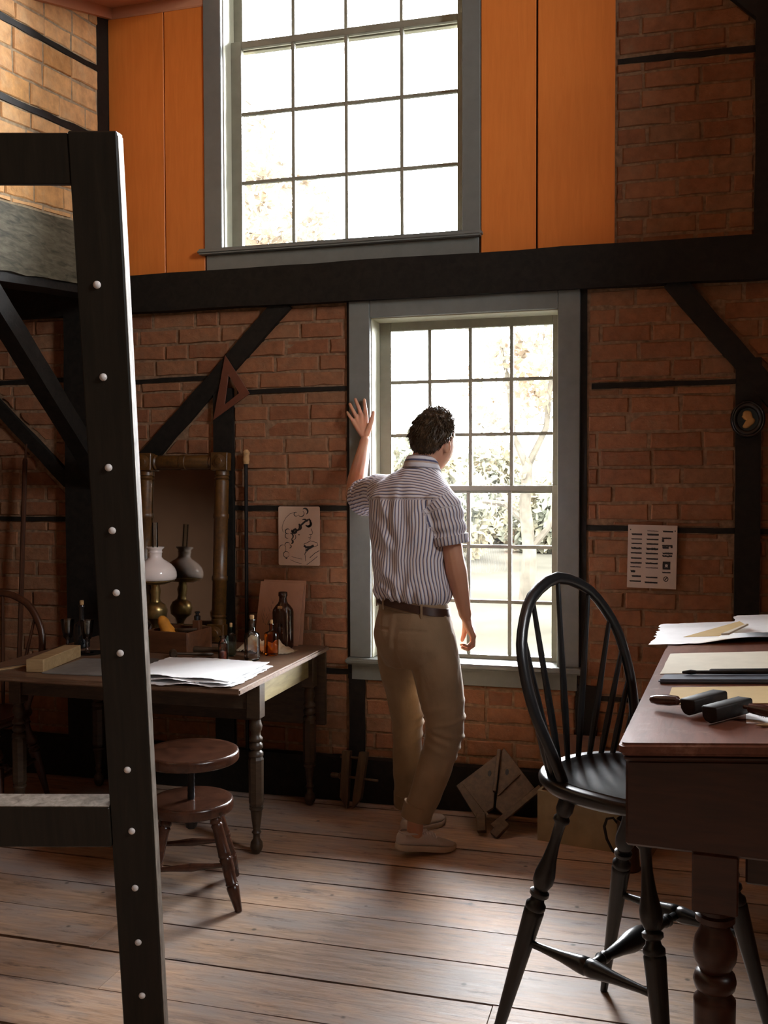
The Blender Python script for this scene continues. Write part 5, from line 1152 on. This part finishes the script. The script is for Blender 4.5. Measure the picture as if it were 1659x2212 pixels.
# --- trousers
pm = MB()
ell(pm, [((-.037, .0, 1.030), 35, .139, .104), ((-.037, -.001, 1.0), 35, .145, .110), ((-.037, -.006, .95), 36, .158, .125), ((-.036, -.010, .895), 37, .168, .136), ((-.034, -.008, .85), 38, .168, .134), ((-.03, .0, .80), 40, .155, .122), ((-.025, .005, .76), 42, .13, .10)], 36, 2.3)
pm.tube([(-.105, .055, .89), (-.094, .105, .76), (-.074, .155, .62), (-.060, .20, .49), (-.060, .232, .31), (-.060, .260, .15), (-.060, .264, .118)], [.088, .090, .077, .066, .061, .054, .053], 22, dome=False)
pm.tube([(.030, -.045, .89), (.050, -.055, .76), (.074, -.055, .62), (.086, -.048, .53), (.050, -.036, .37), (-.004, -.027, .225), (-.030, -.023, .160)], [.098, .098, .086, .078, .070, .062, .058], 22, dome=False)
def trouser_post(me):
    P3 = coords(me); N = normals(me); z = P3[:, 2]
    dl, tl_, al = poly_near(P3, [(-.105, .055, .89), (-.060, .20, .49), (-.068, .262, .118)]); dr_, tr_, ar = poly_near(P3, [(.030, -.045, .89), (.086, -.048, .53), (-.030, -.023, .160)])
    nz = np.array([noise.noise(Vector((p[0]*10, p[1]*10, p[2]*6)))*.6+noise.noise(Vector((p[0]*24+5, p[1]*24, p[2]*14)))*.4 for p in P3])
    right = dr_ < dl; d = .010*nz
    for zc_, w, h, sl_ in ((.555, .010, .010, .35), (.515, .011, .012, -.5), (.475, .012, .009, -.8), (.43, .012, .006, -.9), (.62, .014, .005, .4)):
        d += right*h*np.exp(-((z-zc_-sl_*(P3[:, 0]-.08)*.6)/w)**2)*(.5+.5*np.sin(ar*1.0+.6))
    for zc_, w, h, sl_ in ((.50, .012, .007, .8), (.455, .012, .008, .9), (.40, .012, .006, .9), (.74, .014, .006, -.5), (.70, .013, .006, -.6)):
        d += (~right)*h*np.exp(-((z-zc_-sl_*(P3[:, 0]+.06)*.6)/w)**2)*(.5+.5*np.cos(al))
    a0 = math.radians(36); xr = (P3[:, 0]+.037)*math.cos(a0)-(P3[:, 1])*math.sin(a0); yf = (P3[:, 0]+.037)*math.sin(a0)+P3[:, 1]*math.cos(a0)
    seat = (yf < 0)*np.exp(-((z-.86)/.10)**2); d -= .005*seat*np.exp(-(xr/.012)**2)                                  # centre back seam
    for s0 in (-1, 1):                                                                                              # welt pockets
        d -= (yf < 0)*.004*np.exp(-((z-.925)/.0035)**2)*(np.abs(xr-s0*.078) < .05)
    d *= np.clip((1.03-z)/.02, 0, 1)
    setco(me, P3+N*d[:, None])
tr = remesh('trousers', pm, .0064, MT['chino'], man, 7, .5, trouser_post)
def ring_band(name, c0, c1, r0, r1, th_, mat, parent, seg=36, wob=.0015):
    c0, c1 = V(*c0), V(*c1); t = (c1-c0).normalized(); u = t.orthogonal().normalized(); w_ = t.cross(u); rr = []
    for c, r in ((c0, r0), (c0+t*.001, r0+th_), (c0.lerp(c1, .5), (r0+r1)/2+th_), (c1-t*.001, r1+th_), (c1, r1), (c1, r1-th_*1.5), (c0, r0-th_*1.5)):
        rr.append([c+(u*math.cos(2*math.pi*j/seg)+w_*math.sin(2*math.pi*j/seg))*(r+wob*math.sin(j*1.3)) for j in range(seg)])
    return MB().rings(rr, False, False, True).build(name, mat, parent, True, angle=60)
ring_band('trouser_cuff', (-.016, -.025, .212), (-.0315, -.0228, .152), .0595, .0585, .004, MT['chino'], tr)
ring_band('trouser_cuff', (-.0598, .255, .172), (-.060, .265, .112), .0545, .0540, .004, MT['chino'], tr)
def waistband(name, z0, z1, grow, mat, parent):
    rr = []
    for z, g in ((z0, 0), (z0+.001, grow), (z1-.001, grow), (z1, 0), (z1, -.004), (z0, -.004)):
        rx, ry = np.interp(z, [.95, 1.0, 1.03, 1.05], [.158, .145, .141, .141])+g, np.interp(z, [.95, 1.0, 1.03, 1.05], [.125, .110, .107, .107])+g; a0 = math.radians(35); ring = []
        for j in range(56):
            a = 2*math.pi*j/56; c, s = math.cos(a), math.sin(a); k = (abs(c)**2.3+abs(s)**2.3)**(-1/2.3); X, Y = rx*c*k, ry*s*k
            px_, py_ = -.037+X*math.cos(a0)+Y*math.sin(a0), -.001-X*math.sin(a0)+Y*math.cos(a0)
            ring.append(V(px_, py_, z-.17*(px_+.037)+.004))
        rr.append(ring)
    return MB().rings(rr, False, False, True).build(name, mat, parent, True, angle=50)
waistband('waistband', .982, 1.028, .0025, MT['chino'], tr); waistband('belt', .990, 1.022, .0075, MT['belt'], man)
for a in (-118, -52, -150):
    a_ = math.radians(a); c, s = math.cos(a_), math.sin(a_); k = (abs(c)**2.3+abs(s)**2.3)**(-1/2.3); a0 = math.radians(35); X, Y = (.1555)*c*k, (.121)*s*k
    px_, py_ = -.037+X*math.cos(a0)+Y*math.sin(a0), -.001-X*math.sin(a0)+Y*math.cos(a0)
    mt = Matrix.Translation((px_, py_, 1.008-.17*(px_+.037))) @ Matrix.Rotation(a_-a0+math.pi/2, 4, 'Z'); MB().box(-.0045, .0045, -.002, .003, -.030, .026, mt).build('belt_loop', MT['chino'], tr, True, .001)
# --- canvas shoes
def shoe(heel, toe, pitch, side):
    h, t_ = V(*heel), V(*toe); fd = (t_-h); L = fd.length; fd.normalize(); lat = V(fd.y, -fd.x, 0)     # lat = to the right of the foot
    lat.normalize(); up = lat.cross(fd); m = Matrix((fd, -lat, up)).transposed().to_4x4(); m.translation = h
    sec = []   # along the foot: x, half width, centre offset, height, top roundness
    for x, w, c, hh in ((.0, .012, 0, .055), (.006, .024, 0, .066), (.03, .031, 0, .070), (.06, .032, .001, .066), (.09, .033, .002, .064), (.115, .0355, .003, .071), (.145, .0405, .004, .066), (.175, .044, .005, .053), (.205, .0435, .004, .044), (.232, .037, .002, .039), (.252, .026, .0, .033), (.262, .012, -.001, .026)):
        s = L/.265; sec.append((x*s, w, c*side, hh))
    up_ = MB(); rr = []
    def prof(x, w, c, hh):
        r = []
        for j in range(20):
            a = 2*math.pi*j/20; cc, ss_ = math.cos(a), math.sin(a); yy = w*(abs(cc)**.75)*(1 if cc > 0 else -1); zz = .016+(hh-.016)*(.5+.5*(abs(ss_)**.85)*(1 if ss_ > 0 else -1))
            if ss_ > 0: yy *= 1-.30*ss_
            r.append(m @ V(x, c+yy, zz))
        return r
    rr = [prof(*s) for s in sec]
    sh = up_.rings(rr).build('shoe', MT['canvas'], man, True, angle=70)
    sr = []
    n = 44; out = []
    xs = [s[0] for s in sec]; ws = [s[1] for s in sec]; cs = [s[2] for s in sec]
    top = [(x, c+w+.0035) for x, w, c in zip(xs, ws, cs)]; bot = [(x, c-w-.0035) for x, w, c in zip(xs, ws, cs)][::-1]
    outl = [(xs[0]-.004, cs[0])]+top+[(xs[-1]+.004, cs[-1])]+bot
    sp_ = lambda x: .012*max(0, (x-.19)/.08)**2
    MB().rings([[m @ V(x*k+(1-k)*.13, y*k, z+sp_(x)) for x, y in outl] for z, k in ((.0, .97), (.003, 1.0), (.019, 1.0), (.022, .975), (.022, .8))]).build('sole', MT['sole'], sh, True, angle=50)
    # opening collar, tongue and laces
    for i in range(6):
        x = (.100+.0135*i)*L/.265; z = np.interp(x, [.1, .115, .145, .175, .2], [.071, .073, .068, .055, .047])+.003; wd = .016+.0012*i
        MB().tube([tuple(m @ V(x-.003, .003*side-wd, z-.009)), tuple(m @ V(x, .003*side, z+.001)), tuple(m @ V(x+.004, .003*side+wd, z-.009))], .0026, 6).build('lace', MT['lace'], sh)
        if i < 5: MB().tube([tuple(m @ V(x-.001, .003*side+wd, z-.008)), tuple(m @ V(x+.006, .003*side, z-.001)), tuple(m @ V(x+.013, .003*side-wd, z-.012))], .0022, 6).build('lace', MT['lace'], sh)
    for s0 in (-1, 1): MB().tube([tuple(m @ V(.100+.012*math.sin(a)*1.2, .003*side+s0*(.006+.017*math.sin(a/2)), .076+.014*math.sin(a)*(1 if s0 > 0 else .7))) for a in np.linspace(0, math.pi*1.05, 9)], .0019, 6).build('lace_bow', MT['lace'], sh)
    ring = [m @ V((.058+.052*math.cos(2*math.pi*j/24))*L/.265, .028*math.sin(2*math.pi*j/24), .068+.006*math.cos(2*math.pi*j/24)*0) for j in range(25)]
    MB().tube([tuple(p) for p in ring], .0042, 7, dome=False).build('shoe_collar', MT['canvas'], sh)
    return sh
shoe((-.113, -.055, .040), (.128, .038, -.0010), 0, 1)
shoe((-.078, .212, 0.0005), (.100, .385, 0.0005), 0, -1)

# ------------------------------------------------------------------ outdoors
MT['lawn'] = flat('dark_toned_lawn', (0.0175, 0.0164, 0.0128), 1.0, 0.35, 0.3, 0, 0.0)  # very dark base colour, tuned to stay just below white
gr = MB().box(-60, 60, .25, 90, -.62, -.6).build('ground', MT['lawn'], None, False); tag(gr, kind='structure')
def leafmat(name, c):
    t = NT(name); cc = t.mix(t.ramp(t.noise(t.coord((1, 1, 1)), .9, 3), [(.4, (0, 0, 0)), (.6, (1, 1, 1))]), c, tuple(min(1, x*k) for x, k in zip(c, (1.25, 1.02, .85))))
    df = t.n('ShaderNodeBsdfDiffuse'); tl_ = t.n('ShaderNodeBsdfTranslucent'); t.l(cc, df.inputs['Color']); t.l(cc, tl_.inputs['Color'])
    mx = t.n('ShaderNodeMixShader'); mx.inputs[0].default_value = .5; t.l(df.outputs[0], mx.inputs[1]); t.l(tl_.outputs[0], mx.inputs[2]); t.l(mx.outputs[0], t.out.inputs['Surface']); return t.m
MT['leaf'] = leafmat('pale_green_leaves', (0.084, 0.088, 0.066)); MT['leaf2'] = leafmat('yellowing_leaves', (0.064, 0.056, 0.043)); MT['bark'] = flat('pale_bark', (0.034, 0.030, 0.023), 1.0, 6, 0.3, 0.2, 0.0)
def foliage(parent, blobs, n, size, mat, seed):
    rs = np.random.RandomState(seed); vs = []; 
    tot = sum(b[3]*b[4]*b[5] for b in blobs); 
    for x, y, z, rx, ry, rz in blobs:
        k = int(n*rx*ry*rz/tot); d = rs.normal(size=(k, 3)); d /= np.linalg.norm(d, axis=1)[:, None]; r = rs.uniform(.45, 1.0, (k, 1))**.6
        c = np.array([x, y, z])+d*r*np.array([rx, ry, rz]); s = size*rs.uniform(.5, 1.3, (k, 1))
        a = rs.normal(size=(k, 3)); a /= np.linalg.norm(a, axis=1)[:, None]; b = np.cross(a, rs.normal(size=(k, 3))); b /= np.linalg.norm(b, axis=1)[:, None]
        vs.append(np.stack([c-a*s, c+b*s*.45, c+a*s, c-b*s*.45], 1).reshape(-1, 3))
    v = np.concatenate(vs); q = len(v)//4
    me = bpy.data.meshes.new('foliage'); me.vertices.add(len(v)); me.vertices.foreach_set('co', v.ravel()); me.loops.add(4*q); me.loops.foreach_set('vertex_index', np.arange(4*q)); me.polygons.add(q); me.polygons.foreach_set('loop_start', np.arange(0, 4*q, 4)); me.polygons.foreach_set('loop_total', np.full(q, 4)); me.update(); me.materials.append(mat)
    o = bpy.data.objects.new('foliage', me); COL.objects.link(o); o.parent = parent; o['kind'] = 'stuff'; return o
def at_out(px, dist): return (px-829.5)/2150*dist*math.cos(TH)-math.sin(TH)*dist, -4.47+math.cos(TH)*dist+(px-829.5)/2150*dist*math.sin(TH)
t = thing('tree', 'slim forked tree on the lawn seen through the right panes of the lower window', 'tree', (*at_out(1140, 17.0), -.6))
MB().tube([(0, 0, -.05), (.03, 0, .9), (-.05, 0, 1.7), (.0, 0, 2.4)], [.17, .12, .10, .085], 9).build('trunk', MT['bark'], t)
for p in ([(0, 0, 2.3), (-.25, 0, 2.9), (-.35, .1, 3.8), (-.5, 0, 4.6)], [(0, 0, 2.35), (.3, .1, 3.0), (.4, 0, 3.9), (.7, 0, 4.6)], [(-.04, 0, 1.4), (-.4, .1, 1.7), (-.75, 0, 1.75)], [(.02, 0, .9), (.35, 0, 1.3), (.5, 0, 1.9)]):
    MB().tube(p, [.07, .055, .04, .025][:len(p)], 7).build('branch', MT['bark'], t)
foliage(t, [(-.4, 0, 3.6, .9, .9, .8), (.5, .2, 4.1, 1.0, .9, .9), (0, 0, 5.0, 1.4, 1.1, .8), (.3, 0, 2.2, .6, .5, .4), (-.5, 0, 2.0, .5, .5, .4)], 1500, .10, MT['leaf2'], 3)
for k, (px, dist, w, h, m, lab, n) in enumerate(((895, 27, 2.1, 3.2, 'leaf', 'broad green bush at the end of the lawn behind the head of the standing man', 5200), (1060, 33.5, 1.7, 3.3, 'leaf', 'green bush at the end of the lawn in the middle of the lower window', 4800), (1215, 29, 1.7, 2.4, 'leaf', 'low green bush at the end of the lawn behind the forked tree', 4000), (1420, 31, 2.4, 3.6, 'leaf', 'tall bush at the end of the lawn, right of the forked tree', 4000), (690, 30, 2.4, 3.8, 'leaf', 'tall bush at the end of the lawn, left of the broad bush', 4500))):
    t = thing('bush', lab, 'bush', (*at_out(px, dist), -.6), 0, 'bushes at the end of the lawn')
    foliage(t, [(0, 0, h*.45, w, w*.7, h*.5), (-w*.5, 0, h*.3, w*.6, w*.5, h*.35), (w*.5, 0, h*.3, w*.6, w*.5, h*.35), (0, 0, h*.8, w*.6, w*.5, h*.3)], n, .16, MT[m], 10+k)
t = thing('tree', 'leafy tree outside seen through the left panes of the upper window', 'tree', (*at_out(560, 14.0), -.6))
MB().tube([(-.3, 0, -.05), (-.3, 0, 2.5), (-.5, 0, 4.2)], [.2, .17, .1], 8).build('trunk', MT['bark'], t)
foliage(t, [(-.3, 0, 5.0, 1.0, 1.0, .7), (.3, .2, 5.9, .9, .9, .6), (-.2, 0, 6.8, .7, .8, .6), (.9, 0, 5.0, .6, .6, .35)], 2400, .085, MT['leaf2'], 31)
